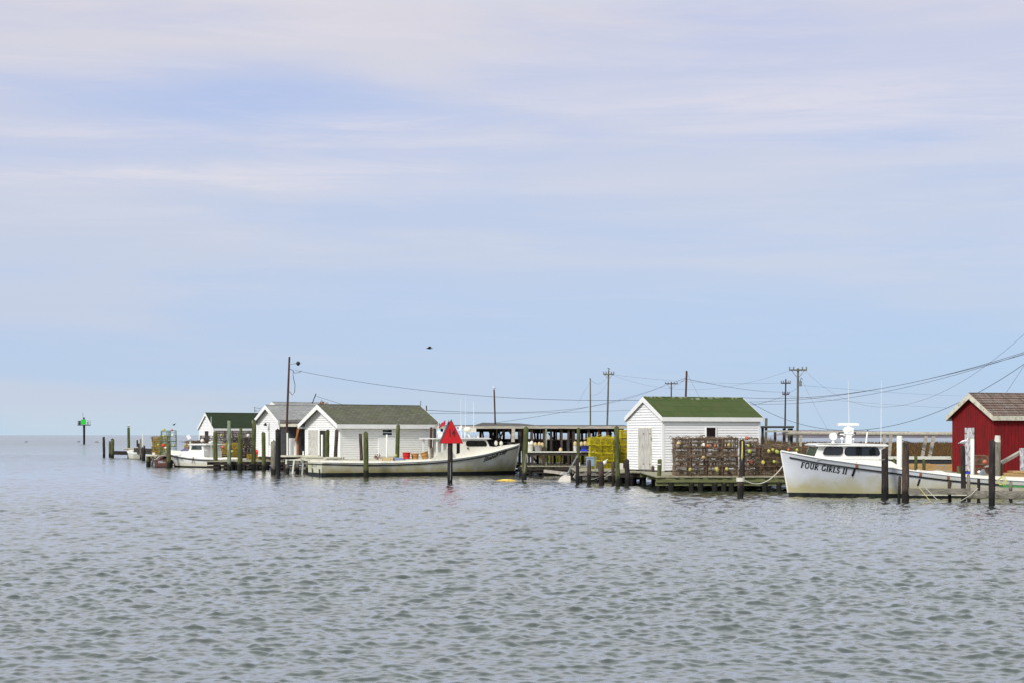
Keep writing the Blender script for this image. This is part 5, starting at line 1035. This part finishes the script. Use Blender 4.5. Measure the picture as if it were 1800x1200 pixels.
# stacks in front of the dark green roofed shed
stack('ochre', 'ochre crab pot behind the white cabin boat bow', (322, 342), 139.0, .68, 3, cols_w=.63, group='ochre crab pots')
stack('grey', 'grey brown crab pot behind the cabin boat', (340, 378), 142.0, .68, (3, 4, 4), cols_w=.63, group='grey crab pots before the dark green roof')
stack('grey', 'weathered crab pot below the dark green eaves', (380, 450), 141.0, .68, 5, cols_w=.64, group='grey crab pots before the dark green roof')
stack('dark', 'dark crab pot right of the cabin boat', (405, 458), 130.0, .60, 4, cols_w=.63, hh=.38, group='dark crab pots behind the green pilings')
stack('ochre', 'deep yellow crab pot behind the green pilings', (388, 424), 123.0, .58, 3, cols_w=.62, hh=.38, group='ochre crab pots')
stack('ochre', 'ochre crab pot behind the tallest piling', (434, 478), 120.4, .56, 1, cols_w=.62, hh=.38, group='ochre crab pots')
stack('rust', 'rusty crab pot low in front of the red shed', (1712, 1741), 70.4, .69, 2, cols_w=.62, group='crab pots by the red shed')
for k, ps in protos.items():
    for q in ps:
        if q.name not in used_p:
            for ch_ in list(q.children): bpy.data.objects.remove(ch_)
            bpy.data.objects.remove(q)
# floats seen in and on the pots
FL = [(1193, 778.5, 71.05, 'float_tan', 1.6, 'tan float with a dark hole at the left top of the brown stack'), (1236.5, 803.5, 71.05, 'float_tan', 1.5, 'round tan float in the middle of the brown stack'), (1313, 769, 71.2, 'float_orange', 1.5, 'orange tan float on the pot above the thick dark piling'), (1315.5, 782.5, 71.2, 'float_lime', 1.1, 'small lime float high right of the thick dark piling'), (1317.5, 792.5, 71.2, 'float_lime', 1.3, 'lime float in the second gap right of the thick dark piling'), (1320, 811, 71.2, 'float_orange', 1.3, 'pink orange float low right of the thick dark piling'), (1341.5, 812, 71.2, 'float_yellow', 1.3, 'pale yellow float low in the stack near the bow line'), (1361, 810.5, 71.2, 'float_lime', 1.1, 'dull lime float beside the boat stem'), (1260, 824, 71.05, 'float_yellow', 1.4, 'yellow float in the bottom layer left of the thick dark piling'), (1277.5, 823.5, 71.05, 'float_yellow', 1.2, 'yellow green float in the bottom layer close to the thick dark piling'), (1213, 824, 71.05, 'float_yellow', 1.1, 'dim yellow float in the bottom layer at the left'), (1281, 781, 71.05, 'float_yellow', 1.1, 'bright yellow rag-like float in the top layer'), (1244.5, 782.5, 71.05, 'float_orange', 1.1, 'orange float in the top layer beside a white one'), (1237, 781, 71.05, 'float_white', 1.1, 'white float in the top layer beside an orange one'), (1257, 782.5, 71.05, 'float_orange', .8, 'small faded orange float in the top layer'),
 (1351.5, 792, 71.3, 'float_yellow', 1.2, 'yellow float on the stack left of three near the bow'), (1358.5, 789.5, 71.3, 'float_yellow', 1.1, 'yellow float on the stack middle of three near the bow'), (1366, 793, 71.3, 'float_lime', 1.3, 'lime float on the stack right of three near the bow'), (1386, 789.5, 71.5, 'float_orange', 1.0, 'orange float just above the boat bow'), (1401, 790, 76.3, 'float_lime', 1.1, 'lime float over the foredeck, left one'), (1422, 795, 76.3, 'float_yellow', .9, 'yellow float over the foredeck near the cabin'), (1345, 789, 76.3, 'float_lime', .9, 'small lime float behind the stack near the shed corner'),
 (288, 755, 129.4, 'float_yellow', 1.2, 'yellow float in the top green framed pot, left'), (302, 755, 129.4, 'float_orange', 1.1, 'orange pink float in the top green framed pot, right'), (288, 765, 129.4, 'float_yellow', 1.2, 'deep yellow float in the second highest green pot'), (303, 764, 129.4, 'float_white', 1.0, 'white float in the second highest green pot, right'), (287, 782, 129.3, 'float_red', 1.5, 'bright red float low in the green framed stack'), (291, 786, 129.2, 'float_white', 1.1, 'pinkish float under the bright red one'), (305, 782, 129.3, 'float_yellow', 1.0, 'yellow float by the right edge of the green framed stack'), (278, 781, 129.2, 'float_lime', 1.0, 'lime float left in the green framed stack'),
 (436, 764.5, 129.8, 'float_white', 1.3, 'white float high on the dark pots between pilings'), (450.5, 765.5, 129.6, 'float_yellow', 1.3, 'yellow float right of the tallest green piling'), (451.5, 757, 129.6, 'float_white', 1.1, 'white float above the yellow one by the tallest green piling'), (388.5, 764, 129.6, 'float_yellow', 1.0, 'pale yellow float left of the peeled piling'), (373, 776, 138.5, 'float_white', 1.0, 'pale float above the cabin boat roof'), (1731, 811, 70.2, 'float_orange', 1.6, 'bright orange float in front of the red shed'), (1721, 829, 66.3, 'float_white', 1.3, 'white and pink float by the grey triangular block'), (452, 794, 119.5, 'float_red', 2.0, 'bright red round float low beside the tallest green piling'), (391.5, 785, 122.5, 'float_orange', 1.4, 'amber float right of the cabin boat'), (408, 793, 122.4, 'float_yellow', 1.4, 'yellow float between the second and third green pilings')]
for px, py, Y, m, k_, lb in FL:
    b = MB(); b.ball((0, 0, 0), .060*k_*(Y/71)**.6, 9, 7, (1, .8, random.uniform(.75, 1.3)), .14)
    if m == 'float_tan': b.tube([(0, -.085*k_, 0), (0, -.06*k_, 0)], .022*k_, 8)
    o = b.build('float', m, smooth=True); o.location = P(px, py, Y-.05); o.rotation_euler = (0, R(random.uniform(-40, 40)), 0); tag(o, lb, 'float', 'net floats')

def tangle(label, pxs, py, Y, n, m, up=.16, seed=3):
    rd = random.Random(seed); b = MB(); s_ = Y/F
    for k in range(n):
        px = rd.uniform(*pxs); p = P(px, py, Y) + Vector((0, rd.uniform(-.25, .45), 0)); pts = [p]
        a = rd.uniform(0, 6.3)
        for j in range(5): a += rd.uniform(-.9, .9); pts.append(pts[-1] + Vector((math.cos(a)*.10, math.sin(a)*.06, rd.uniform(-.05, .06))))
        for q in pts: q.z = min(max(q.z, p.z-.06), p.z+up)
        b.tube(pts, rd.uniform(.005, .012), 4, cap=False)
    return solo(b, 'wire_tangle', m, label, 'wire tangle', loc=P((pxs[0]+pxs[1])/2, py, Y))
tangle('loose tan wire and line heaped on top of the brown pots, left part', (1192, 1292), 770.5, 71.6, 150, 'wire_rust')
tangle('loose tan wire and line on the lower brown pots right of the dark piling', (1312, 1392), 783, 71.8, 110, 'wire_rust', seed=5)
tangle('sagging line and weed hanging on the front of the brown pots', (1200, 1296), 800, 70.95, 60, 'wire_rust', up=.3, seed=8)
tangle('loose yellow wire heaped on the yellow pots', (1040, 1080), 768, 89.9, 50, 'wire_yellow', seed=6)
tangle('dried marsh weed heaped behind the ochre pots', (322, 362), 776, 138.5, 90, 'growth', up=.7, seed=9)

# ------------------------------------------------------------------ red shed foreground
b = MB(); b.beam(P(1752, 817, 66.5), P(1797, 792, 67.5), .14, .12); solo(b, 'ramp_rail', 'beam_light', 'pale weathered plank slanting up before the red shed', 'plank', loc=P(1752, 817, 66.5))
b = MB(); pile_mb(b, P(1798, 840, 67.2), P(1796.5, 789, 67.2), .10); b.bb(P(1793, 0, 67.2).x, P(1803, 0, 67.2).x, 67.1, 67.3, P(0, 789, 67.2).z, P(0, 787, 67.2).z); solo(b, 'post', 'door_peel', 'peeling white post at the right frame edge', 'post', loc=P(1798, 840, 67.2))
rt = thing('lumber_stack', 'stack of tan boards on the dock at the right frame edge', 'lumber', P(1785, 842, 66)); off = rt.location
for k in range(4): b = MB(); b.bb(P(1762+k*1.5+(k == 3)*14, 0, 66).x, P(1812, 0, 66).x, 66+random.uniform(-.05, .05), 66.8, P(0, 841-k*3.6, 66).z, P(0, 841-k*3.6-3.2, 66).z); b.build('board', 'lumber', rt, off=off)
b = MB(); b.slab([P(1723, 833.5, 64.9), P(1730, 824, 64.9), P(1735, 833.5, 64.9)], .3, (0, 1, 0)); solo(b, 'triangular_block', 'metal_grey', 'grey triangular block by the large dark piling', 'block', loc=P(1729, 833.5, 64.9))
b = MB(); b.beam(P(1731, 819.5, 66), P(1751, 816, 66), .06); solo(b, 'stick', 'beam_light', 'short pale stick lying level beside the large dark piling', 'stick', loc=P(1731, 819.5, 66))
b = MB(); b.slab([P(1763, 852, 60.8), P(1800, 853.5, 60.8), P(1812, 856, 60.8), P(1764, 856, 60.8)], .5, (0, 1, 0)); solo(b, 'mat', 'fender_green', 'green mat lying on the right bulkhead', 'mat', loc=P(1785, 856, 60.8))
b = MB(); b.slab([P(1775, 858, 60.3), P(1790, 859, 60.3), P(1788, 862.5, 60.3), P(1776, 862, 60.3)], .25, (0, 1, 0)); solo(b, 'cloth', 'tarp_violet', 'blue and pale rag on the right bulkhead', 'rag', loc=P(1782, 862, 60.3))
b = MB(); b.slab([P(1700, 829, 67), P(1706, 828, 67), P(1706, 832, 67), P(1700, 832, 67)], .2, (0, 1, 0)); solo(b, 'bottle', 'tarp_blue', 'blue object beside the white plastic piling at the red shed', 'container', loc=P(1703, 832, 67))
b = MB(); c = P(1758.5, 845, 61.8)
for k in range(3): b.tube([c+Vector((.12*math.cos(a)+.04*k, -.05, .12*math.sin(a)*(1+.3*k))) for a in [j*math.pi/8 for j in range(17)]], .014, 5)
solo(b, 'rope_coil', 'rope_yellow', 'yellow rope coil hanging on the short green piling', 'rope', loc=c)
for px, t_, b_, Y, m, w_ in ((1776.5, 847, 862, 59.5, 'pile_grey', 6), (1610, 800, 815, 76, 'pile_green', 6), (1624, 807, 822, 76, 'pile_green', 6), (1675, 788, 812, 79, 'pile_green', 7), (1572, 806, 822, 75, 'pile_green', 5)):
    lb = {1776.5: 'tiny grey stub behind the green mat', 1610: 'short green post before the white rimmed tanks, left', 1624: 'short green post before the white rimmed tanks, middle', 1675: 'short green post at the left edge of the red shed', 1572: 'small green post beside the white plastic piling at the boat'}[px]
    b = MB(); p = P(px, b_, Y); pile_mb(b, Vector((p.x, p.y, -.5)), P(px, t_, Y), w_*Y/F/2); solo(b, 'post', m, lb, 'post', loc=p, smooth=True)

# ------------------------------------------------------------------ ropes
def rope(label, pts, m, r=.012, cat='rope'):
    b = MB(); b.tube(pts, r, 6, cap=False); return solo(b, 'rope', m, label, cat, loc=pts[0], smooth=True)
def sag(p, q, s, n=14): return [p.lerp(q, i/n) - Vector((0, 0, 4*s*(i/n)*(1-i/n))) for i in range(n+1)]
rope('pale mooring line from the fat short piling to the white boat bow', sag(P(1303, 839, 63.2), P(1376, 818, 64.0), .42, 18), 'rope_pale', .018)
rope('yellowish rope loop hanging down the thick dark piling', [P(1304.6, 774, 65.6), P(1304.2, 790, 65.55), P(1303.2, 803, 65.5), P(1304.2, 808, 65.5), P(1305.4, 803, 65.5), P(1305.3, 775, 65.6)], 'rope_yellow', .015)
rope('thin pale line crossing down from the leaning piling to the brown stubs', sag(P(1078, 823, 82), P(1030, 843, 81.8), .12), 'rope_pale', .010)
rope('second thin pale line beside the wide brown stub', sag(P(1079, 826, 81.9), P(1050, 842, 81.8), .1), 'rope_pale', .010)
rope('tangled pale rope around the foot of the green piling by the yellow pots', [P(1018, 812, 84.5), P(1020, 822, 84.4), P(1013, 828, 84.4), P(1011, 836, 84.4), P(1016, 828, 84.3), P(1020, 818, 84.3), P(1008, 838, 84.3)], 'rope_pale', .03)
rope('mooring line dropping from the bulkhead beam to the water, left', [P(1614, 854, 58.5), P(1636, 881, 58.2)], 'rope_yellow', .010)
rope('mooring line dropping from the bulkhead beam to the water, right', [P(1628, 858, 58.5), P(1648, 878, 58.2)], 'rope_pale', .009)
rope('pale line from the thin dark stub to the water', [P(1719, 857, 58), P(1708, 868, 58), P(1690, 879, 58)], 'rope_pale', .010)
rope('pale rope band wrapped on the green corner piling', [P(1153, 815.6, 69.8), P(1161.5, 815.6, 69.8)], 'rope_pale', .03)
rope('brown line rising from the tanks to the white plastic piling', [P(1581, 772, 68), P(1600, 777, 70), P(1640, 800, 76)], 'wire_line', .015)
rope('thin line from the white boat cabin to the dark piling', sag(P(1545, 806, 62.4), P(1556, 806.5, 59.8), .02, 5), 'rope_pale', .010)

# ------------------------------------------------------------------ channel markers
Ym = YW(848); rt = thing('channel_marker', 'red triangular channel marker numbered 14 on a dark piling, before the long workboat', 'channel marker', P(791.3, 848, Ym)); off = rt.location
b = MB(); pile_mb(b, P(791, 862, Ym), P(791.5, 742, Ym), .125); b.build('pile', 'pile_dark', rt, off=off, smooth=True)
b = MB(); b.beam(P(791.6, 843, Ym-.13), P(792, 812, Ym-.13), .03, .01); b.build('ladder_strip', 'metal_grey', rt, off=off)
tri = [P(793.2, 735.5, Ym-.17), P(773.2, 778.7, Ym-.17), P(814.4, 778.7, Ym-.17)]
b = MB(); b.slab(tri, .02, (0, 1, 0)); o = b.build('sign_panel', 'sign_red', rt, off=off)
b = MB(); q = [p + Vector((0, -.006, 0)) for p in tri]; cen = sum(q, Vector())/3
for i in range(3): a_, c_ = q[i], q[(i+1) % 3]; b.slab([a_, c_, c_+(cen-c_)*.05, a_+(cen-a_)*.05], .004, (0, 1, 0))
b.build('border', 'mat_border' if 'mat_border' in MATS else 'sign_digit', o, off=off)
vs, fs = font_mesh('14', 1, .01); wd = max(v[0] for v in vs); s_ = 13.0*Ym/F/wd; p0 = P(787.6, 766.5, Ym-.185); hh_ = max(v[1] for v in vs); vsz = 13.5*Ym/F/hh_
b = MB(); b.add([(p0.x+u*s_, p0.y, p0.z+v*vsz) for u, v in vs], fs); b.build('digits', 'sign_digit', o, off=off)
b = MB(); b.slab([P(789.5, 735.8, Ym+.12), P(772, 777, Ym+.40), P(786, 778, Ym+.12)], .02, (0, 1, 0)); b.build('rear_panel', 'sign_back', rt, off=off)
Yg = YW(780); rt = thing('channel_marker', 'distant channel light on a dark pile with a square green board and a railed platform', 'channel marker', P(148, 780, Yg)); off = rt.location
b = MB(); b.tube([P(147.9, 783, Yg), P(147.9, 746, Yg)], .27, 14); b.build('pile', 'pile_black', rt, off=off)
b = MB(); b.bb(P(138, 0, Yg).x, P(157.5, 0, Yg).x, Yg-1.1, Yg+1.1, P(0, 747, Yg).z, P(0, 745.4, Yg).z); b.build('platform', 'tank_dark', rt, off=off)
b = MB()
for px in (138.4, 144, 152, 157.2):
    for yy in (-1.0, 1.0): b.beam(P(px, 745.5, Yg)+Vector((0, yy, 0)), P(px, 738.5, Yg)+Vector((0, yy, 0)), .07)
for yy in (-1.0, 1.0):
    for py in (738.5, 741.8): b.beam(P(138.4, py, Yg)+Vector((0, yy, 0)), P(157.2, py, Yg)+Vector((0, yy, 0)), .06)
b.build('railing', 'metal_grey', rt, off=off)
b = MB(); b.bb(P(144.5, 0, Yg).x, P(153, 0, Yg).x, Yg-1.2, Yg-1.14, P(0, 745, Yg).z, P(0, 736.5, Yg).z); b.build('green_board', 'sign_green', rt, off=off)
b = MB(); b.bb(P(138.6, 0, Yg).x, P(142.5, 0, Yg).x, Yg-.6, Yg, P(0, 745.2, Yg).z, P(0, 739, Yg).z); b.build('battery_box', 'tank_dark', rt, off=off)
b = MB(); b.bb(P(154, 0, Yg).x, P(156.8, 0, Yg).x, Yg-.6, Yg-.5, P(0, 744.5, Yg).z, P(0, 739, Yg).z); b.build('solar_panel', 'flag_white', rt, off=off)
b = MB(); b.tube([P(147.5, 740, Yg), P(147.5, 732.6, Yg)], .22, 10); b.build('lantern', 'tank_dark', rt, off=off)
b = MB(); b.tube([P(145.8, 733, Yg), P(145.6, 724, Yg)], .05, 6); b.build('aerial', 'metal_grey', rt, off=off)
b = MB()
for py in (750, 754, 758): b.beam(P(143.6, py, Yg), P(146.5, py, Yg), .06)
b.build('rung', 'metal_grey', rt, off=off)

# ------------------------------------------------------------------ poles and power lines
def pole(label, base, top, Y, wpx, m, arms=(), extra=None, name='utility_pole'):
    p = P(base[0], base[1], Y); q = P(top[0], top[1], Y); r = wpx*Y/F/2; d = (q-p).normalized()
    g = p - d*((p.z+.3)/max(.3, d.z)); rt = thing(name, label, 'utility pole', (g.x, g.y, 0)); off = rt.location
    b = MB(); pile_mb(b, g-d*.5, q, r, 12, .72); b.build('pole_shaft', m, rt, off=off, smooth=True)
    for py, half, brace in arms:
        c = P(top[0], py, Y-r*1.1); hw = half*Y/F; b = MB(); b.beam(c-Vector((hw, 0, 0)), c+Vector((hw, 0, 0)), .12, .14); o = b.build('crossarm', m, rt, off=off)
        if brace:
            b = MB()
            for s in (-1, 1): b.beam(c+Vector((s*hw*.72, 0, -.05)), c-Vector((0, 0, hw*.95)), .05)
            b.build('brace', 'metal_grey', o, off=off)
        b = MB()
        for s in (-.95, -.5, .5, .95): b.tube([c+Vector((s*hw, 0, .07)), c+Vector((s*hw, 0, .30))], .06, 6)
        b.build('insulator', 'metal_grey', o, off=off)
    return rt, off
lampP, off = pole('reddish brown leaning pole with a lamp arm, behind the left sheds', (502.4, 795), (508.8, 627), 113, 4.6, 'pole_brown')
b = MB(); b.tube([P(509, 639, 112.8), P(516, 638.5, 112.8), P(523, 638, 112.8)], .03, 6); b.build('lamp_arm', 'metal_grey', lampP, off=off)
b = MB(); b.tube([P(524, 634.5, 112.8), P(524, 638, 112.8), P(524.3, 642, 112.8)], [.07, .16, .05], 8); b.build('lamp', 'tank_dark', lampP, off=off)
b = MB(); b.tube([P(509.5, 648, 112.8), P(515, 650, 112.8), P(515.5, 662, 112.8), P(518.5, 675, 112.8), P(518, 688, 112.8), P(514, 693.5, 112.8), P(508.5, 687, 112.8)], .022, 5); b.build('service_cable', 'wire_line', lampP, off=off)
b = MB(); b.tube([P(514, 649, 112.8), P(518, 655, 112.8), P(526, 654, 112.8), P(530, 651, 112.8)], .018, 5); b.build('service_loop', 'wire_line', lampP, off=off)
pole('slim dark pole rising from the roofed rack, with a gull on top', (872.2, 800), (868.7, 684), 108.5, 3.6, 'pole_brown')
pole('bare slim pole left of the cross-armed one', (1038, 800), (1037.6, 664), 170, 3.0, 'pole_grey')
pole('pole with a single pale crossarm behind the yellow pots', (1066, 800), (1070, 650), 190, 3.8, 'pole_grey', [(657, 9.5, True)])
pole('distant dark pole with a crossarm just above the green roof', (1179.7, 790), (1180, 670.5), 260, 3.0, 'pole_brown', [(673.5, 11, True)])
pole('thick brown pole without arms rising behind the green roof', (1203.2, 760), (1207, 652), 98, 4.8, 'pole_brown')
pole('pole with two close short crossarms, left of the transformer pole', (1379.3, 790), (1381.3, 666), 200, 3.4, 'pole_brown', [(672.5, 8.5, False), (692, 6, False)])
tp, off = pole('tall grey pole with a crossarm and a transformer', (1401.5, 783), (1402.8, 647), 155, 4.8, 'pole_grey', [(649.5, 15.5, True)])
b = MB(); c = P(1406.6, 678, 154.7); b.tube([c, c+Vector((0, 0, .5))], .14, 10); b.build('transformer', 'metal_grey', tp, off=off)
b = MB(); b.tube([P(1406.5, 668, 154.7), P(1408.5, 663, 154.7), P(1411, 666, 154.7)], .03, 5); b.build('cutout', 'tank_dark', tp, off=off)
pole('short pole stub peeking above the olive roof end', (749.5, 760), (749.5, 712.5), 116, 2.8, 'pole_grey', name='pole')
b = MB(); b.tube([P(739.5, 712, 113), P(739.5, 703.5, 113)], .03, 5); solo(b, 'pole', 'metal_grey', 'tiny mast sticking up from the olive roof ridge', 'mast', loc=P(739.5, 712, 113))
nW = [0]
def wire(label, a, b_, s, m='wire_line', r=.014):
    p = P(*a); q = P(*b_); Y = (a[2]+b_[2])/2; r *= .78; b = MB(); b.tube(sag(p, q, s*Y/F, 40), r, 5, cap=False); solo(b, 'power_line', m, label, 'power line', loc=p, group='power lines strung between the poles')
wire('long service line sagging from the lamp pole toward the green-roofed shed', (519, 650, 112.8), (1204, 700, 98), 21, r=.016)
wire('upper of two lines leaving the pole stub over the olive roof, rising to the right', (750, 720, 116), (1169, 676, 258), 24, r=.020)
wire('lower of two lines leaving the pole stub over the olive roof', (751, 725.5, 116), (1130, 719, 150), 2.5, r=.014)
wire('line climbing from behind the rack roof to the distant crossarm', (868, 742.5, 150), (1171, 676.5, 258), 8, r=.020)
wire('short line from the distant crossarm to the thick brown pole', (1172, 675.5, 258), (1206, 663, 98), .5, r=.016)
wire('short upper line ending at the thick brown pole', (1190, 675, 258), (1206, 664, 98), 1, r=.016)
wire('line from the thick brown pole sagging to the double crossarm pole', (1208, 665.5, 98), (1379, 688, 198), 4.5, r=.016)
wire('line leaving the green roof ridge to the far right, topmost', (1306, 698, 100), (1830, 609, 70), 25, r=.014)
wire('line leaving the green roof ridge to the far right, second', (1314, 705.5, 110), (1830, 614, 70), 18, r=.013)
wire('line leaving behind the green roof to the far right, third', (1318, 709, 105), (1830, 610.5, 72), 24, r=.012)
wire('kinked line from the green roof end up to the transformer pole', (1322, 711, 105), (1402, 681, 154), 5, r=.014)
wire('deeply sagging line from the green roof end across to the far right', (1319, 706, 100), (1830, 618, 72), 84, r=.016)
wire('thin faint line sagging from the transformer pole across the sky', (1415, 650, 154), (1830, 560, 90), 97, 'wire_thin', .011)
wire('thin guy wire down from the transformer pole', (1411, 670, 154), (1457, 758, 130), 2, 'wire_thin', .012)
wire('thin guy wire down behind the red shed roof', (1830, 597, 75), (1765, 695, 80), 0, 'wire_thin', .010)
wire('faint nearly level line in the distance above the boat', (1404, 676, 154), (1690, 695, 250), 2, 'wire_thin', .012)
wire('lower faint line in the distance above the boat', (1384, 695, 199), (1670, 716, 260), 2, 'wire_thin', .014)
wire('faint line between the pale crossarm and the double crossarm pole', (1079, 658, 190), (1378, 672, 199), 6, 'wire_thin', .012)
wire('second faint line between the pale crossarm and the transformer pole', (1079, 659, 190), (1389, 650, 155), 29, 'wire_thin', .011)
wire('faint line between the bare slim pole and the cross-armed pole', (1039, 667, 170), (1069, 658, 190), 11, 'wire_thin', .012)
wire('faint lower line between the bare slim pole and the cross-armed pole', (1039, 693, 170), (1069, 668, 190), 9, 'wire_thin', .012)
wire('faint guy wire from the bare slim pole down to the left', (1037, 672, 170), (1016, 708, 150), -1, 'wire_thin', .012)
wire('guy wire from the thick brown pole to the green roof', (1209, 658, 98), (1231, 700, 92), 0, 'wire_thin', .011)
# roof aerials
b = MB(); b.beam(P(548.5, 709, 121), P(555.5, 691, 121), .06); solo(b, 'roof_aerial', 'tank_dark', 'leaning dark stick on the grey roof ridge', 'aerial', loc=P(548.5, 709, 121))
wire('line from the leaning stick down to the olive roof', (554, 695, 121), (602, 710, 108), 0, r=.016)
b = MB(); c = P(566, 709, 119); b.ball(c, .12, 7, 5); b.beam(P(563, 708, 119), P(570, 706, 119), .1); b.tube([P(562, 709, 119), P(565, 703, 119), P(569, 707, 119)], .03, 5); solo(b, 'roof_vent', 'rust', 'small cluttered vent behind the olive roof apex', 'vent', loc=c)
b = MB(); b.tube([P(447.5, 724, 126), P(447.5, 714, 126)], .025, 5); b.tube([P(447.5, 715.5, 126), P(458, 717, 126)], .02, 5); b.tube([P(447.5, 720, 126), P(455, 722, 126), P(459, 715, 126)], .02, 5); b.box(P(449, 721, 126), (.14, .1, .1)); solo(b, 'roof_aerial', 'metal_grey', 'thin antenna left of the grey-roofed sheds', 'aerial', loc=P(447.5, 724, 126))

# ------------------------------------------------------------------ birds
def loft(secs, n=10):
    b = MB(); vs = []
    for x, z, ry, rz in secs:
        for j in range(n): a = 2*math.pi*j/n; vs.append((x, ry*math.cos(a), z+rz*math.sin(a)))
    k = len(secs); fs = [(i*n+j, i*n+(j+1) % n, (i+1)*n+(j+1) % n, (i+1)*n+j) for i in range(k-1) for j in range(n)] + [tuple(range(n))[::-1], tuple((k-1)*n+j for j in range(n))]
    return b.add(vs, fs)
def gull(label, px, py, Y, face=1, s=1.0, body='bird_white', wing='bird_grey', lying=False):
    """standing gull; px,py = feet; face +1 looks right"""
    rt = thing('gull' if body == 'bird_white' else 'bird', label, 'gull' if body == 'bird_white' else 'bird', P(px, py, Y), 0 if face > 0 else math.pi)
    h = .13 if not lying else -.02
    secs = [(-.26, h+.015, .012, .006), (-.20, h+.03, .03, .016), (-.13, h+.05, .055, .045), (-.04, h+.07, .075, .068), (.05, h+.085, .075, .072), (.12, h+.11, .058, .06), (.155, h+.155, .036, .042), (.17, h+.20, .033, .036), (.19, h+.228, .037, .035), (.215, h+.232, .03, .028), (.238, h+.225, .014, .013)]
    b = loft([(x*s*.92, z*s, a*s*1.15, c*s*(1.3 if x < .12 else 1.1)) for x, z, a, c in secs]); b.build('body', body, rt, smooth=True)
    b = loft([(.23*s, (h+.224)*s, .010*s, .010*s), (.275*s, (h+.212)*s, .006*s, .008*s), (.285*s, (h+.203)*s, .002*s, .003*s)], 6); b.build('bill', 'bill' if body == 'bird_white' else 'bird_dark', rt)
    for sg in (-1, 1):
        b = MB(); w_ = [(.08, .10), (.02, .118), (-.08, .092), (-.16, .06), (-.25, .035), (-.16, .034), (-.06, .048), (.03, .066)]
        b.slab([(x*s, sg*(.076 - max(0, -x)*.16)*s, (h+z)*s) for x, z in w_], .02*s, (0, sg, 0)); b.build('wing', wing, rt)
        if not lying: b = MB(); b.tube([(.0, sg*.025*s, (h+.02)*s), (.005, sg*.025*s, 0)], .006*s, 5); b.bb(-.01*s, .04*s, sg*.025*s-.015*s, sg*.025*s+.015*s, -.002, .004); b.build('leg', 'bill' if body == 'bird_white' else 'bird_dark', rt)
    return rt
gull('white gull with grey wings standing on the dark piling before the red shed', 1694, 784, YW(879)+.0, 1, .78)
gull('gull perched on the tall green piling at the far left', 227, 751, YW(804.5), 1, .95, 'bird_white', 'bird_dark')
gull('dark bird perched on the top of the green framed crab pots', 306, 748.3, 129.6, 1, .6, 'bird_dark', 'bird_dark')
gull('gull resting on the slim pole above the rack', 868.5, 683.7, 108.5, -1, .6)
gull('gull perched on the pole with the pale crossarm', 1070, 649.6, 190, -1, .7, 'bird_dark', 'bird_dark')
def floaty(label, px, py, w_, m):
    Y = YW(py); s = w_*Y/F/.5; rt = thing('duck', label, 'bird', (P(px, py, Y).x, Y, 0)); loft([(x*s, z*s, a*s, c*s) for x, z, a, c in [(-.26, .07, .01, .01), (-.2, .05, .05, .04), (-.05, .04, .09, .06), (.1, .04, .08, .06), (.17, .08, .04, .05), (.2, .14, .035, .035), (.25, .14, .02, .02), (.3, .13, .005, .005)]]).build('body', m, rt, smooth=True)
    b = MB(); b.slab([(-.24*s, -.075*s, .08*s), (.08*s, -.085*s, .10*s), (.1*s, -.085*s, .05*s), (-.1*s, -.095*s, .03*s)], .02*s, (0, -1, 0)); b.build('wing', 'bird_dark', rt)
floaty('dark bird floating left of the distant channel light', 138.5, 776.2, 6, 'bird_dark'); floaty('dark bird floating far left near the horizon', 46, 776.3, 5.5, 'bird_dark'); floaty('dark bird floating right of the distant channel light', 169.5, 776.4, 5.5, 'bird_dark'); floaty('white bird floating close beside a dark one near the channel light', 173.5, 777.2, 5.5, 'bird_white')
# bird on the wing
rt = thing('flying_bird', 'dark bird flying in the open sky, wings lifted', 'bird', P(755, 612, 95), R(180)); s = .95
loft([(x*s, z*s, a*s, c*s) for x, z, a, c in [(-.2, .0, .03, .006), (-.1, .0, .03, .03), (.0, 0, .045, .045), (.1, .005, .035, .035), (.15, .02, .025, .025), (.2, .015, .006, .006)]]).build('body', 'bird_dark', rt, smooth=True)
for sg in (-1, 1):
    b = MB(); b.slab([(.09*s, sg*.03*s, .02*s), (.04*s, sg*.22*s, .10*s), (-.08*s, sg*.42*s, .09*s), (-.12*s, sg*.44*s, .08*s), (-.08*s, sg*.2*s, .07*s), (-.06*s, sg*.03*s, .01*s)], .008, (0, 0, 1)); b.build('wing', 'bird_dark', rt)
